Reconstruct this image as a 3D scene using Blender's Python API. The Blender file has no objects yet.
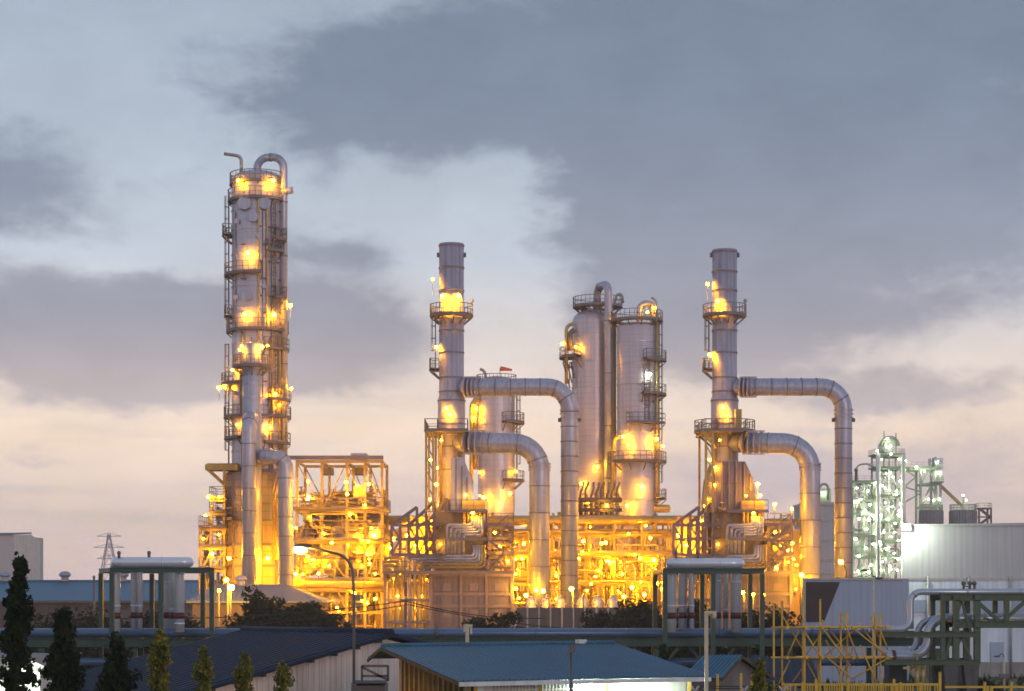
import bpy, math, random
from math import sin, cos, pi, radians, sqrt, atan2
from mathutils import Vector

rng = random.Random(11)
scene = bpy.context.scene
COL = scene.collection

# ------------------------------------------------------------------ image coordinates
# positions are image pixels, projected out through the level camera of focal
# length F (in pixels) standing H metres above the ground, looking along +Y
F, H, CX, HY = 2000.0, 6.5, 512.0, 590.0
SHIFT = Vector((0, 0, 0))


def W(px, py, D):
    """image pixel at a distance D -> metres"""
    return Vector(((px - CX) * D / F, D, H + (HY - py) * D / F)) + SHIFT


def X(px, D):
    return (px - CX) * D / F + SHIFT.x


def Z(py, D):
    return H + (HY - py) * D / F + SHIFT.z


# ------------------------------------------------------------------ mesh builder
class MB:
    def __init__(self):
        self.v, self.f, self.s = [], [], []

    def add(self, vs, fs, smooth=False):
        b = len(self.v)
        self.v.extend(Vector(x) for x in vs)
        for q in fs:
            self.f.append(tuple(b + i for i in q))
            self.s.append(smooth)
        return self

    def box(self, c, sx, sy, sz, yaw=0.0):
        c = Vector(c)
        ca, sa = cos(yaw), sin(yaw)
        vs = []
        for dz in (-.5, .5):
            for dx, dy in ((-.5, -.5), (.5, -.5), (.5, .5), (-.5, .5)):
                x, y = dx * sx, dy * sy
                vs.append(c + Vector((x * ca - y * sa, x * sa + y * ca, dz * sz)))
        return self.add(vs, [(3, 2, 1, 0), (4, 5, 6, 7), (0, 1, 5, 4), (1, 2, 6, 5), (2, 3, 7, 6), (3, 0, 4, 7)])

    def box2(self, a, b):
        a, b = Vector(a), Vector(b)
        return self.box((a + b) / 2, abs(b.x - a.x), abs(b.y - a.y), abs(b.z - a.z))

    def bar(self, p, q, w, h=None):
        p, q = Vector(p), Vector(q)
        h = h or w
        d = (q - p)
        if d.length < 1e-6:
            return self
        d.normalize()
        up = Vector((0, 0, 1)) if abs(d.z) < .95 else Vector((0, 1, 0))
        s = d.cross(up).normalized()
        u = s.cross(d).normalized()
        vs = []
        for e in (p, q):
            for a, b in ((-1, -1), (1, -1), (1, 1), (-1, 1)):
                vs.append(e + s * a * w / 2 + u * b * h / 2)
        return self.add(vs, [(3, 2, 1, 0), (4, 5, 6, 7), (0, 1, 5, 4), (1, 2, 6, 5), (2, 3, 7, 6), (3, 0, 4, 7)])

    def ibeam(self, p, q, w, h):
        """rolled steel section, web upright"""
        p, q = Vector(p), Vector(q)
        t = max(.02, w * .12)
        u = Vector((0, 0, 1))
        self.bar(p + u * (h / 2 - t / 2), q + u * (h / 2 - t / 2), w, t)
        self.bar(p - u * (h / 2 - t / 2), q - u * (h / 2 - t / 2), w, t)
        self.bar(p, q, t, h - 2 * t - .004)
        return self

    def tube(self, pts, r, n=12, caps=True, smooth=True):
        pts = [Vector(p) for p in pts]
        m = len(pts)
        rs = r if isinstance(r, (list, tuple)) else [r] * m
        tans = []
        for i in range(m):
            a = pts[max(i - 1, 0)]
            b = pts[min(i + 1, m - 1)]
            t0 = (pts[i] - a).normalized() if i > 0 else Vector()
            t1 = (b - pts[i]).normalized() if i < m - 1 else Vector()
            t = (t0 + t1)
            tans.append(t.normalized() if t.length > 1e-6 else Vector((0, 0, 1)))
        t = tans[0]
        ref = Vector((0, 0, 1)) if abs(t.z) < .9 else Vector((1, 0, 0))
        s = t.cross(ref).normalized()
        vs = []
        for i in range(m):
            t = tans[i]
            s = (s - t * s.dot(t))
            s.normalize()
            u = t.cross(s)
            k = 1.0
            if 0 < i < m - 1:
                c = (pts[i] - pts[i - 1]).normalized().dot(t)
                k = 1 / max(c, .5) if c < .999 else 1.0
                k = min(k, 1.15)
            for j in range(n):
                a = 2 * pi * j / n
                vs.append(pts[i] + (s * cos(a) + u * sin(a)) * rs[i] * k)
        fs = []
        for i in range(m - 1):
            for j in range(n):
                j2 = (j + 1) % n
                fs.append((i * n + j, i * n + j2, (i + 1) * n + j2, (i + 1) * n + j))
        self.add(vs, fs, smooth)
        if caps:
            b = len(self.v) - m * n
            self.f.append(tuple(b + j for j in reversed(range(n)))); self.s.append(False)
            self.f.append(tuple(b + (m - 1) * n + j for j in range(n))); self.s.append(False)
        return self

    def lathe(self, prof, c, n=32, smooth=True, a0=0.0, a1=2 * pi):
        """prof: (radius, z) pairs bottom to top; z relative to c"""
        c = Vector(c)
        full = abs(a1 - a0 - 2 * pi) < 1e-6
        k = n if full else n + 1
        vs = []
        for r, z in prof:
            for j in range(k):
                a = a0 + (a1 - a0) * j / n
                vs.append(c + Vector((r * cos(a), r * sin(a), z)))
        fs = []
        for i in range(len(prof) - 1):
            for j in range(n):
                j2 = (j + 1) % k
                fs.append((i * k + j, i * k + j2, (i + 1) * k + j2, (i + 1) * k + j))
        return self.add(vs, fs, smooth)

    def band(self, c, r, h, t, n=32):
        """a flange ring standing t proud of radius r, h high"""
        return self.lathe([(r - .02, -h / 2), (r + t, -h / 2), (r + t, h / 2), (r - .02, h / 2)], c, n, False)

    def ringfloor(self, c, r0, r1, th, a0, a1, n=20):
        pr = [(r0, 0), (r1, 0), (r1, th), (r0, th), (r0, 0)]
        self.lathe(pr, c, n, False, a0, a1)
        return self

    def prism(self, poly, d0, d1):
        """poly: list of (x, z) metres, extruded along Y from d0 to d1"""
        n = len(poly)
        vs = [(x, d0, z) for x, z in poly] + [(x, d1, z) for x, z in poly]
        fs = [tuple(range(n)), tuple(reversed(range(n, 2 * n)))]
        for i in range(n):
            j = (i + 1) % n
            fs.append((j, i, n + i, n + j))
        return self.add(vs, fs)

    def extrude(self, pts, vec):
        """planar polygon (world points) swept by vec"""
        n = len(pts)
        pts = [Vector(p) for p in pts]
        vec = Vector(vec)
        vs = pts + [p + vec for p in pts]
        fs = [tuple(reversed(range(n))), tuple(range(n, 2 * n))]
        for i in range(n):
            j = (i + 1) % n
            fs.append((i, j, n + j, n + i))
        return self.add(vs, fs)

    def ball(self, c, rx, ry=None, rz=None, n=12, m=7):
        ry = ry or rx
        rz = rz or rx
        c = Vector(c)
        vs, fs = [], []
        for i in range(m + 1):
            th = pi * i / m
            for j in range(n):
                a = 2 * pi * j / n
                vs.append(c + Vector((rx * sin(th) * cos(a), ry * sin(th) * sin(a), -rz * cos(th))))
        for i in range(m):
            for j in range(n):
                j2 = (j + 1) % n
                fs.append((i * n + j, i * n + j2, (i + 1) * n + j2, (i + 1) * n + j))
        return self.add(vs, fs, True)

    def build(self, name, mat, parent=None, org=None):
        base = ORG.get(parent.name, Vector()) if parent else Vector()
        org = Vector(org) if org is not None else base.copy()
        if parent is None and org.length == 0 and self.v:
            lo = Vector((min(v.x for v in self.v), min(v.y for v in self.v), min(v.z for v in self.v)))
            hi = Vector((max(v.x for v in self.v), max(v.y for v in self.v), max(v.z for v in self.v)))
            org = Vector(((lo.x + hi.x) / 2, (lo.y + hi.y) / 2, lo.z))
        me = bpy.data.meshes.new(name)
        me.from_pydata([tuple(v - org) for v in self.v], [], self.f)
        me.polygons.foreach_set('use_smooth', self.s)
        mats = mat if isinstance(mat, (list, tuple)) else [mat]
        for m in mats:
            me.materials.append(m)
        me.update()
        o = bpy.data.objects.new(name, me)
        COL.objects.link(o)
        if parent:
            o.parent = parent
        o.location = org - base
        ORG[o.name] = org
        return o


ORG = {}


def tag(o, label=None, cat=None, group=None, kind=None):
    if label: o['label'] = label
    if cat: o['category'] = cat
    if group: o['group'] = group
    if kind: o['kind'] = kind
    return o


def thing(name, label, cat, loc, group=None):
    o = bpy.data.objects.new(name, None)
    o.empty_display_size = .5
    COL.objects.link(o)
    o.location = loc
    ORG[o.name] = Vector(loc)
    return tag(o, label, cat, group)


def fillet(pts, r, seg=7):
    pts = [Vector(p) for p in pts]
    out = [pts[0]]
    for i in range(1, len(pts) - 1):
        p, a, b = pts[i], pts[i - 1], pts[i + 1]
        da, db = (a - p), (b - p)
        rr = min(r, da.length * .49, db.length * .49)
        if i == 1: rr = min(r, da.length * .98, db.length * (.49 if i < len(pts) - 2 else .98))
        elif i == len(pts) - 2: rr = min(r, da.length * .49, db.length * .98)
        da.normalize(); db.normalize()
        cosang = max(-1, min(1, da.dot(db)))
        ang = math.acos(cosang)
        if ang > 3.1:
            out.append(p); continue
        # arc tangent to both legs
        t = rr
        rad = t * math.tan(ang / 2)
        cen = p + (da + db).normalized() * (t / cos(ang / 2))
        va, vb = (p + da * t) - cen, (p + db * t) - cen
        tot = pi - ang
        for k in range(seg + 1):
            u = k / seg
            w = (va * sin((1 - u) * tot) + vb * sin(u * tot)) / max(sin(tot), 1e-6)
            out.append(cen + w)
    out.append(pts[-1])
    return out


def pipe_mb(pts, r, bend=None, n=12, joints=None, jt=.05, jh=.12, mb=None):
    mb = mb or MB()
    path = fillet(pts, bend if bend else r * 3) if len(pts) > 2 else [Vector(p) for p in pts]
    mb.tube(path, r, n)
    if joints:
        acc, nxt = 0.0, joints * .5
        for i in range(len(path) - 1):
            a, b = path[i], path[i + 1]
            L = (b - a).length
            d = (b - a).normalized() if L > 1e-6 else Vector((0, 0, 1))
            while nxt < acc + L:
                c = a + d * (nxt - acc)
                mb.tube([c - d * jh / 2, c + d * jh / 2], r + jt, n)
                nxt += joints
            acc += L
    return mb


def pipe(parent, pts, r, mat, name='pipe', **k):
    if k.get('joints') and mat.name in ('duct_steel', 'stack_steel'):
        kk = dict(k); kk['joints'] = None
        nb = len(pipe_mb(pts, r, **kk).f)
        o = pipe_mb(pts, r, **k).build(name, [mat, MAT['flange_dark']], parent)
        for i, p in enumerate(o.data.polygons):
            p.material_index = 0 if i < nb else 1
        return o
    return pipe_mb(pts, r, **k).build(name, mat, parent)


def member(parent, name, p, q, w, mat, h=None):
    return MB().bar(p, q, w, h).build(name, mat, parent)


def rail_mb(path, mb=None, h=1.05, step=1.3, w=.07, closed=False):
    mb = mb or MB()
    path = [Vector(p) for p in path]
    up = Vector((0, 0, h))
    for i in range(len(path) - 1):
        a, b = path[i], path[i + 1]
        L = (b - a).length
        k = max(1, int(round(L / step)))
        for j in range(k + (1 if i == len(path) - 2 else 0)):
            p = a.lerp(b, j / k)
            mb.bar(p, p + up * .995, w * .8)
        mb.bar(a + up, b + up, w)
        mb.bar(a + up * .52, b + up * .52, w * .7)
        mb.bar(a + up * .07, b + up * .07, w * .5, .14)
    return mb


def arc(c, r, a0, a1, n=16):
    c = Vector(c)
    return [c + Vector((r * cos(a0 + (a1 - a0) * i / n), r * sin(a0 + (a1 - a0) * i / n), 0)) for i in range(n + 1)]


def platform(parent, c, r, wd, a0, a1, mat, brackets=True):
    """ring platform of width wd round a shell of radius r, degrees; -90 faces the viewer's side"""
    a0, a1 = radians(a0), radians(a1)
    c = Vector(c)
    full = abs(a1 - a0) > 6.27
    n = max(6, int(abs(a1 - a0) / .2))
    m = MB().ringfloor(c, r + .05, r + wd, .14, a0, a1, n)
    if brackets:
        k = max(2, int(abs(a1 - a0) / .55))
        for i in range(k + 1):
            a = a0 + (a1 - a0) * i / k
            d = Vector((cos(a), sin(a), 0))
            m.bar(c + d * (r + wd * .9) - Vector((0, 0, .05)), c + d * (r + .03) - Vector((0, 0, wd * .8)), .1)
    fl = m.build('platform', mat, parent)
    p = arc(c + Vector((0, 0, .14)), r + wd - .06, a0, a1, n)
    rl = rail_mb(p, step=.8)
    if not full:
        for a in (a0, a1):
            d = Vector((cos(a), sin(a), 0))
            rail_mb([c + d * (r + .1) + Vector((0, 0, .14)), c + d * (r + wd - .06) + Vector((0, 0, .14))], rl)
    rl.build('railing', mat, fl)
    return fl


def ladder(parent, p, z0, z1, out, mat, cage=True, w=.55):
    """ladder at plan point p, out = unit vector away from the shell"""
    out = Vector((out[0], out[1], 0)).normalized()
    s = Vector((-out.y, out.x, 0))
    p = Vector((p[0], p[1], 0))
    m = MB()
    for e in (-1, 1):
        q = p + s * e * w / 2
        m.bar(q + Vector((0, 0, z0)), q + Vector((0, 0, z1)), .09)
    z = z0 + .2
    while z < z1:
        m.bar(p - s * w / 2 + Vector((0, 0, z)), p + s * w / 2 + Vector((0, 0, z)), .05)
        z += .4
    if cage:
        z = z0 + 2.0
        while z < z1:
            pts = [p + s * w * .6 * cos(a) + out * (.42 * sin(a)) + Vector((0, 0, z)) for a in [pi * i / 6 for i in range(7)]]
            for i in range(6):
                m.bar(pts[i], pts[i + 1], .05)
            z += 1.2
        if z1 - z0 > 3:
            for a in (pi * .25, pi * .5, pi * .75):
                o = s * w * .6 * cos(a) + out * (.42 * sin(a))
                m.bar(p + o + Vector((0, 0, z0 + 2)), p + o + Vector((0, 0, z1)), .05)
    return m.build('ladder', mat, parent)


def rect_floor(parent, a, b, z, mat, name='floor', rails='fblr', th=.14, h=1.05):
    """a, b plan corners"""
    x0, x1 = min(a[0], b[0]), max(a[0], b[0])
    y0, y1 = min(a[1], b[1]), max(a[1], b[1])
    fl = MB().box2((x0, y0, z), (x1, y1, z + th)).build(name, mat, parent)
    rl = MB()
    e = .06
    zt = z + th
    if 'f' in rails: rail_mb([(x0 + e, y0 + e, zt), (x1 - e, y0 + e, zt)], rl, h)
    if 'b' in rails: rail_mb([(x0 + e, y1 - e, zt), (x1 - e, y1 - e, zt)], rl, h)
    if 'l' in rails: rail_mb([(x0 + e, y0 + e, zt), (x0 + e, y1 - e, zt)], rl, h)
    if 'r' in rails: rail_mb([(x1 - e, y0 + e, zt), (x1 - e, y1 - e, zt)], rl, h)
    if rails:
        rl.build('railing', mat, fl)
    return fl


_lampmesh = {}


def lamp(parent, pos, mat, r=.3, name='lamp', stem=0):
    """a bulkhead lamp: glowing globe under a small hood; every copy shares the mesh"""
    r *= .46 * rng.choice([.7, .85, 1.0, 1.0, 1.2])
    key = (mat.name, round(r, 2), stem)
    if key not in _lampmesh:
        m = MB().ball((0, 0, 0), r, r, r * .95, 8, 5)
        nb = len(m.f)
        m.lathe([(r * 1.05, r * .75), (r * .8, r * 1.05), (r * .25, r * 1.2), (.02, r * 1.2)], (0, 0, 0), 8, False)
        if stem:
            m.bar((0, .04, -stem), (0, .04, -r * .9), .07)
        else:
            m.bar((0, 0, r * 1.22), (0, 0, r * 1.8), r * .25)
        o = m.build(name, [mat, MAT['galv']])
        for i, p in enumerate(o.data.polygons):
            p.material_index = 0 if i < nb else 1
        _lampmesh[key] = o.data
        bpy.data.objects.remove(o)
    o = bpy.data.objects.new(name, _lampmesh[key])
    COL.objects.link(o)
    base = ORG.get(parent.name, Vector())
    o.parent = parent
    o.location = Vector(pos) - base
    ORG[o.name] = Vector(pos)
    return o


def frame3d(parent, xs, ys, zs, wc, mat, braces=(), wb=None, skip=()):
    """steel frame: columns, beams along x and y at each level, X/diagonal braces on chosen front bays"""
    wb = wb or wc * .8
    for x in xs:
        for y in ys:
            member(parent, 'column', (x, y, zs[0]), (x, y, zs[-1]), wc, mat)
    for z in zs[1:]:
        for y in ys:
            MB().bar((xs[0] - wc * .3, y, z - wb * .7), (xs[-1] + wc * .3, y, z - wb * .7), wb * .8, wb * 1.3).build('beam', mat, parent)
        for x in xs:
            MB().bar((x, ys[0] + wc / 2, z - wb * .75), (x, ys[-1] - wc / 2, z - wb * .75), wb * .7, wb * 1.1).build('beam', mat, parent)
    for (ix, iz, sgn) in braces:
        xa, xb = xs[ix], xs[ix + 1]
        za, zb = zs[iz], zs[iz + 1] - wb
        for y in (ys[0], ys[-1]):
            if sgn > 0:
                member(parent, 'brace', (xa, y, za), (xb, y, zb), wb * .55, mat)
            elif sgn < 0:
                member(parent, 'brace', (xa, y, zb), (xb, y, za), wb * .55, mat)
            else:
                xm = (xa + xb) / 2
                member(parent, 'brace', (xa, y, za), (xm, y, zb), wb * .55, mat)
                member(parent, 'brace', (xb, y, za), (xm, y, zb), wb * .55, mat)


def valve_mb(p, s=.3, mb=None):
    mb = mb or MB()
    p = Vector(p)
    mb.tube([p - Vector((s * .9, 0, 0)), p - Vector((s * .7, 0, 0))], s * .55, 8)
    mb.tube([p - Vector((s * .7, 0, 0)), p, p + Vector((s * .7, 0, 0))], [s * .5, s * .28, s * .5], 8)
    mb.tube([p + Vector((s * .7, 0, 0)), p + Vector((s * .9, 0, 0))], s * .55, 8)
    mb.tube([p, p + Vector((0, 0, s * 1.6))], s * .14, 6)
    mb.tube([p + Vector((0, 0, s * 1.6)), p + Vector((0, 0, s * 1.75))], s * .6, 10)
    return mb


def drum_mb(p, q, r, mb=None, n=20):
    """closed vessel with dished ends between p and q"""
    mb = mb or MB()
    p, q = Vector(p), Vector(q)
    d = (q - p).normalized()
    pts, rs = [], []
    for k in range(5):
        a = pi / 2 * k / 4
        pts.append(p - d * r * .45 * cos(a)); rs.append(max(.02, r * sin(a)))
    for k in range(5):
        a = pi / 2 * k / 4
        pts.append(q + d * r * .45 * sin(a)); rs.append(max(.02, r * cos(a)))
    mb.tube(pts, rs, n)
    return mb


def tangle(parent, x0, x1, y0, y1, z0, z1, n_pipe, n_valve, mats, r=(.06, .2), seed=1, n_box=0):
    """process piping between the levels of a unit: runs, risers, drops, valves"""
    g = random.Random(seed)
    for i in range(n_pipe):
        rr = g.uniform(*r)
        a = Vector((g.uniform(x0, x1), g.uniform(y0, y1), g.uniform(z0, z1)))
        pts = [a.copy()]
        axes = g.choice(['xz', 'zx', 'xzx', 'zxz', 'yxz', 'xyz', 'z', 'x'])
        for ax in axes:
            b = pts[-1].copy()
            if ax == 'x': b.x = g.uniform(x0, x1)
            elif ax == 'y': b.y = g.uniform(y0, y1)
            else: b.z = g.uniform(z0, z1)
            if (b - pts[-1]).length > rr * 5:
                pts.append(b)
        if len(pts) > 1:
            pipe(parent, pts, rr, g.choice(mats), n=8, bend=rr * 2.5, joints=g.choice([None, None, 2.2]), jt=.05)
    for i in range(n_valve):
        valve_mb((g.uniform(x0, x1), g.uniform(y0, y0 * .6 + y1 * .4), g.uniform(z0, z1)), g.uniform(.2, .4)).build('valve', g.choice(mats), parent)
    for i in range(n_box):
        c = Vector((g.uniform(x0, x1), g.uniform(y0, y1), g.uniform(z0, z1)))
        m = MB().box(c, g.uniform(.4, 1.1), g.uniform(.4, .8), g.uniform(.5, 1.3))
        m.bar(c - Vector((0, 0, .2)), c - Vector((0, 0, 1.2)), .15)
        m.build('junction_box', g.choice(mats), parent)


# ------------------------------------------------------------------ materials
MAT = {}


def _new(name):
    m = bpy.data.materials.new(name)
    m.use_nodes = True
    nt = m.node_tree
    return m, nt, nt.nodes['Principled BSDF']


def material(name, col, rough=.5, metal=0.0, var=.15, scale=1.5, streak=0.0, bump=0.0, seam=None, rust=0.0, seamdark=.55, zgrid=None, spec=.5, rvar=1.0):
    """wear: blotchy noise, vertical rain streaks, optional rust spots and panel seams (seam = (height, angle count))"""
    m, nt, bs = _new(name)
    N, L = nt.nodes, nt.links
    tc = N.new('ShaderNodeTexCoord')
    no = N.new('ShaderNodeTexNoise'); no.inputs['Scale'].default_value = scale; no.inputs['Detail'].default_value = 6
    no.inputs['Roughness'].default_value = .62
    L.new(tc.outputs['Object'], no.inputs['Vector'])
    rp = N.new('ShaderNodeValToRGB')
    lo = [c * (1 - var) for c in col]; hi = [min(1, c * (1 + var)) for c in col]
    rp.color_ramp.elements[0].position = .3; rp.color_ramp.elements[1].position = .7
    rp.color_ramp.elements[0].color = (*lo, 1); rp.color_ramp.elements[1].color = (*hi, 1)
    L.new(no.outputs['Fac'], rp.inputs['Fac'])
    out = rp.outputs['Color']

    def mul(a, fac_sock, amount, col2):
        mx = N.new('ShaderNodeMix'); mx.data_type = 'RGBA'; mx.blend_type = 'MULTIPLY'
        mx.inputs[7].default_value = (*col2, 1)
        L.new(a, mx.inputs[6])
        if fac_sock is not None:
            mm = N.new('ShaderNodeMath'); mm.operation = 'MULTIPLY'; mm.inputs[1].default_value = amount
            L.new(fac_sock, mm.inputs[0]); L.new(mm.outputs[0], mx.inputs[0])
        return mx.outputs[2]

    if streak:
        mp = N.new('ShaderNodeMapping'); mp.inputs['Scale'].default_value = (2.6, 2.6, .07)
        L.new(tc.outputs['Object'], mp.inputs['Vector'])
        n2 = N.new('ShaderNodeTexNoise'); n2.inputs['Scale'].default_value = 1.6; n2.inputs['Detail'].default_value = 5
        L.new(mp.outputs[0], n2.inputs['Vector'])
        r2 = N.new('ShaderNodeValToRGB'); r2.color_ramp.elements[0].position = .42; r2.color_ramp.elements[1].position = .68
        L.new(n2.outputs['Fac'], r2.inputs['Fac'])
        out = mul(out, r2.outputs['Color'], streak, (.55, .5, .47))
    if rust:
        n3 = N.new('ShaderNodeTexNoise'); n3.inputs['Scale'].default_value = scale * 2.3; n3.inputs['Detail'].default_value = 8
        L.new(tc.outputs['Object'], n3.inputs['Vector'])
        r3 = N.new('ShaderNodeValToRGB'); r3.color_ramp.elements[0].position = .58; r3.color_ramp.elements[1].position = .72
        L.new(n3.outputs['Fac'], r3.inputs['Fac'])
        mx = N.new('ShaderNodeMix'); mx.data_type = 'RGBA'; mx.inputs[7].default_value = (.16, .07, .03, 1)
        mm = N.new('ShaderNodeMath'); mm.operation = 'MULTIPLY'; mm.inputs[1].default_value = rust
        L.new(r3.outputs['Color'], mm.inputs[0]); L.new(mm.outputs[0], mx.inputs[0]); L.new(out, mx.inputs[6])
        out = mx.outputs[2]
    if seam or zgrid:
        sp = N.new('ShaderNodeSeparateXYZ'); L.new(tc.outputs['Object'], sp.inputs[0])

        def math(op, a, b=None):
            q = N.new('ShaderNodeMath'); q.operation = op
            for i, s in enumerate((a, b)):
                if s is None: continue
                if isinstance(s, (int, float)): q.inputs[i].default_value = s
                else: L.new(s, q.inputs[i])
            return q.outputs[0]

        def line(v, period, width):
            f = math('FRACT', math('MULTIPLY', v, 1.0 / period))
            return math('LESS_THAN', f, width / period)
        if seam:
            h, na, wd = seam
            ln = line(sp.outputs['Z'], h, wd)
            if na:
                an = math('MULTIPLY', math('ARCTAN2', sp.outputs['Y'], sp.outputs['X']), na / (2 * pi))
                # plate joints staggered from course to course
                row = math('MULTIPLY', math('FLOOR', math('MULTIPLY', sp.outputs['Z'], 1.0 / h)), .37)
                ln2 = line(math('ADD', an, row), 1.0, .035)
                ln = math('MAXIMUM', ln, ln2)
        else:
            gx, gz, wd = zgrid
            ln = math('MAXIMUM', line(sp.outputs['X'], gx, wd), line(sp.outputs['Z'], gz, wd))
        out = mul(out, ln, 1.0, (seamdark,) * 3)
    L.new(out, bs.inputs['Base Color'])
    bs.inputs['Metallic'].default_value = metal
    rr = N.new('ShaderNodeMapRange'); rr.inputs[3].default_value = max(.05, rough - .1 * rvar); rr.inputs[4].default_value = min(1, rough + .12 * rvar)
    bs.inputs['Specular IOR Level'].default_value = spec
    L.new(no.outputs['Fac'], rr.inputs[0]); L.new(rr.outputs[0], bs.inputs['Roughness'])
    if bump:
        bp = N.new('ShaderNodeBump'); bp.inputs['Strength'].default_value = bump; bp.inputs['Distance'].default_value = .05
        L.new(no.outputs['Fac'], bp.inputs['Height']); L.new(bp.outputs[0], bs.inputs['Normal'])
    MAT[name] = m
    return m


def glow(name, col, strength):
    m, nt, bs = _new(name)
    nt.nodes.remove(bs)
    e = nt.nodes.new('ShaderNodeEmission')
    e.inputs['Color'].default_value = (*col, 1); e.inputs['Strength'].default_value = strength
    nt.links.new(e.outputs[0], nt.nodes['Material Output'].inputs['Surface'])
    MAT[name] = m
    return m


def leafmat(name, c0, c1):
    m, nt, bs = _new(name)
    N, L = nt.nodes, nt.links
    tc = N.new('ShaderNodeTexCoord')
    no = N.new('ShaderNodeTexNoise'); no.inputs['Scale'].default_value = 2.2; no.inputs['Detail'].default_value = 5
    L.new(tc.outputs['Object'], no.inputs['Vector'])
    rp = N.new('ShaderNodeValToRGB')
    rp.color_ramp.elements[0].position = .35; rp.color_ramp.elements[1].position = .7
    rp.color_ramp.elements[0].color = (*c0, 1); rp.color_ramp.elements[1].color = (*c1, 1)
    L.new(no.outputs['Fac'], rp.inputs['Fac'])
    L.new(rp.outputs[0], bs.inputs['Base Color'])
    bs.inputs['Roughness'].default_value = .75
    bs.inputs['Specular IOR Level'].default_value = .2
    MAT[name] = m


material('cladding', (.57, .52, .61), .40, .40, .06, .4, streak=.35, seam=(.62, 0, .05), seamdark=.80)
material('stack_steel', (.46, .43, .54), .5, .18, .10, .6, streak=.65, rust=.22)
material('duct_steel', (.43, .45, .60), .38, .35, .12, .7, streak=.55, rust=.18)
material('galv', (.42, .40, .40), .5, .35, .18, 2.0, rust=.2)
material('process_pipe', (.48, .37, .15), .4, .3, .15, 1.2, rust=.1)  # sodium yellow put into the pipe colour by holding blue low
material('painted_steel', (.22, .18, .24), .55, .05, .18, 1.5, rust=.25)
material('truss_steel', (.14, .115, .16), .55, .05, .18, 1.5, rust=.2)
material('tower_steel', (.19, .165, .18), .55, .15, .2, 1.5, rust=.2)
material('loop_pipe', (.70, .74, .84), .3, .3, .03, .4, rvar=.2)
material('dark_steel', (.16, .14, .15), .55, .2, .25, 1.5, rust=.3)
material('heater_wall', (.175, .155, .215), .6, .05, .10, .5, streak=.6, zgrid=(2.6, 2.1, .05))
material('heater_casing', (.33, .30, .35), .7, .0, .10, .6, streak=.5, zgrid=(1.4, 1.6, .06))
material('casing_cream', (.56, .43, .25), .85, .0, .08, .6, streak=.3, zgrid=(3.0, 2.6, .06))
material('cream_steel', (.48, .34, .10), .5, .05, .12, .8, streak=.4, rust=.15)  # orange of the lamps deepened in the steel's own colour
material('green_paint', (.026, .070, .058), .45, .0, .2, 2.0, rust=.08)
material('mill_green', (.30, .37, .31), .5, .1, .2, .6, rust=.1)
material('silver_pipe', (.46, .50, .60), .28, .42, .02, .4, rvar=.2)
material('bridge_pipe', (.085, .15, .27), .34, .2, .06, .5, rvar=.3)  # blue of the reflected sky put into the base colour
material('white_pipe', (.72, .72, .74), .4, .1, .08, 1.0, streak=.3)
material('maroon', (.10, .015, .02), .5, 0, .1, 3)
material('blue_roof', (.035, .125, .22), .45, .0, .25, .5, streak=.2, spec=.35, rust=.14)
material('dark_roof', (.012, .021, .052), .55, .0, .35, .6, streak=.3, spec=.25, rust=.08)
material('truss_green', (.05, .095, .055), .5, 0, .2, 2.0, rust=.1)
material('flange_dark', (.22, .20, .24), .5, .2, .15, 2)
material('pale_roof', (.15, .20, .34), .5, .1, .1, .3)
material('warehouse_roof', (.07, .20, .33), .5, .1, .12, .15)
material('warehouse_wall', (.13, .105, .11), .7, 0, .15, .3, streak=.5)
material('cream_wall', (.80, .70, .66), .75, 0, .08, .7, streak=.5)
material('white_wall', (.70, .72, .74), .7, 0, .06, .5, streak=.4)
material('far_wall', (.60, .52, .52), .8, 0, .05, .1)
material('panel_blue', (.36, .43, .58), .6, .05, .06, .25, streak=.25, zgrid=(2.0, 60., .04), seamdark=.85)
material('panel_beige', (.51, .51, .56), .7, 0, .08, .25, streak=.35, zgrid=(6., 60., .04), seamdark=.96)
material('panel_white', (.68, .76, .90), .6, .0, .05, .3, streak=.45, zgrid=(2.0, 60., .03), seamdark=.93)  # pale panels, with unseen floodlights' brightness put into the colour
material('dark_brown', (.06, .04, .045), .6, .1, .2, 1.0)
material('concrete', (.30, .29, .28), .8, 0, .2, 1.0, streak=.5, bump=.3)
material('concrete_dark', (.10, .10, .10), .8, 0, .25, 1.0, streak=.5, bump=.3)
material('yellow_scaffold', (.68, .40, .05), .5, .1, .25, 2.0, rust=.35)
material('yellow_paint', (.62, .40, .03), .45, 0, .2, 2.0, rust=.15)
material('timber', (.50, .36, .08), .75, 0, .3, 3.0, streak=.6, bump=.3)
material('timber_dark', (.10, .065, .035), .8, 0, .3, 3.0, streak=.6)
material('pole_grey', (.12, .115, .12), .45, .4, .15, 2)
material('pole_white', (.56, .49, .36), .5, .0, .1, 2, rust=.1)
material('black_plastic', (.02, .02, .022), .4, 0, .2, 3)
material('cable_black', (.015, .015, .015), .6)
material('bark', (.07, .05, .035), .9, 0, .3, 4, bump=.5)
material('red_cloth', (.85, .17, .07), .8, 0, .15, 2)
material('hazed_steel', (.48, .44, .47), .6, .2, .1, .5)  # distance haze put into the colour as a paler steel
material('soil', (.075, .07, .055), .9, 0, .35, .25, bump=.3)
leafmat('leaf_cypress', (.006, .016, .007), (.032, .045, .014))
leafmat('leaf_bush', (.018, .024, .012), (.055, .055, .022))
leafmat('leaf_amberlit', (.05, .06, .012), (.30, .27, .05))  # amber lamplight put into the leaf colour
leafmat('leaf_far', (.03, .045, .035), (.05, .065, .05))
leafmat('grass', (.03, .05, .015), (.07, .085, .03))
SOD = (1.0, .41, .003)
glow('sodium_lamp', SOD, 420)
glow('sodium_dim', SOD, 270)
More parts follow.
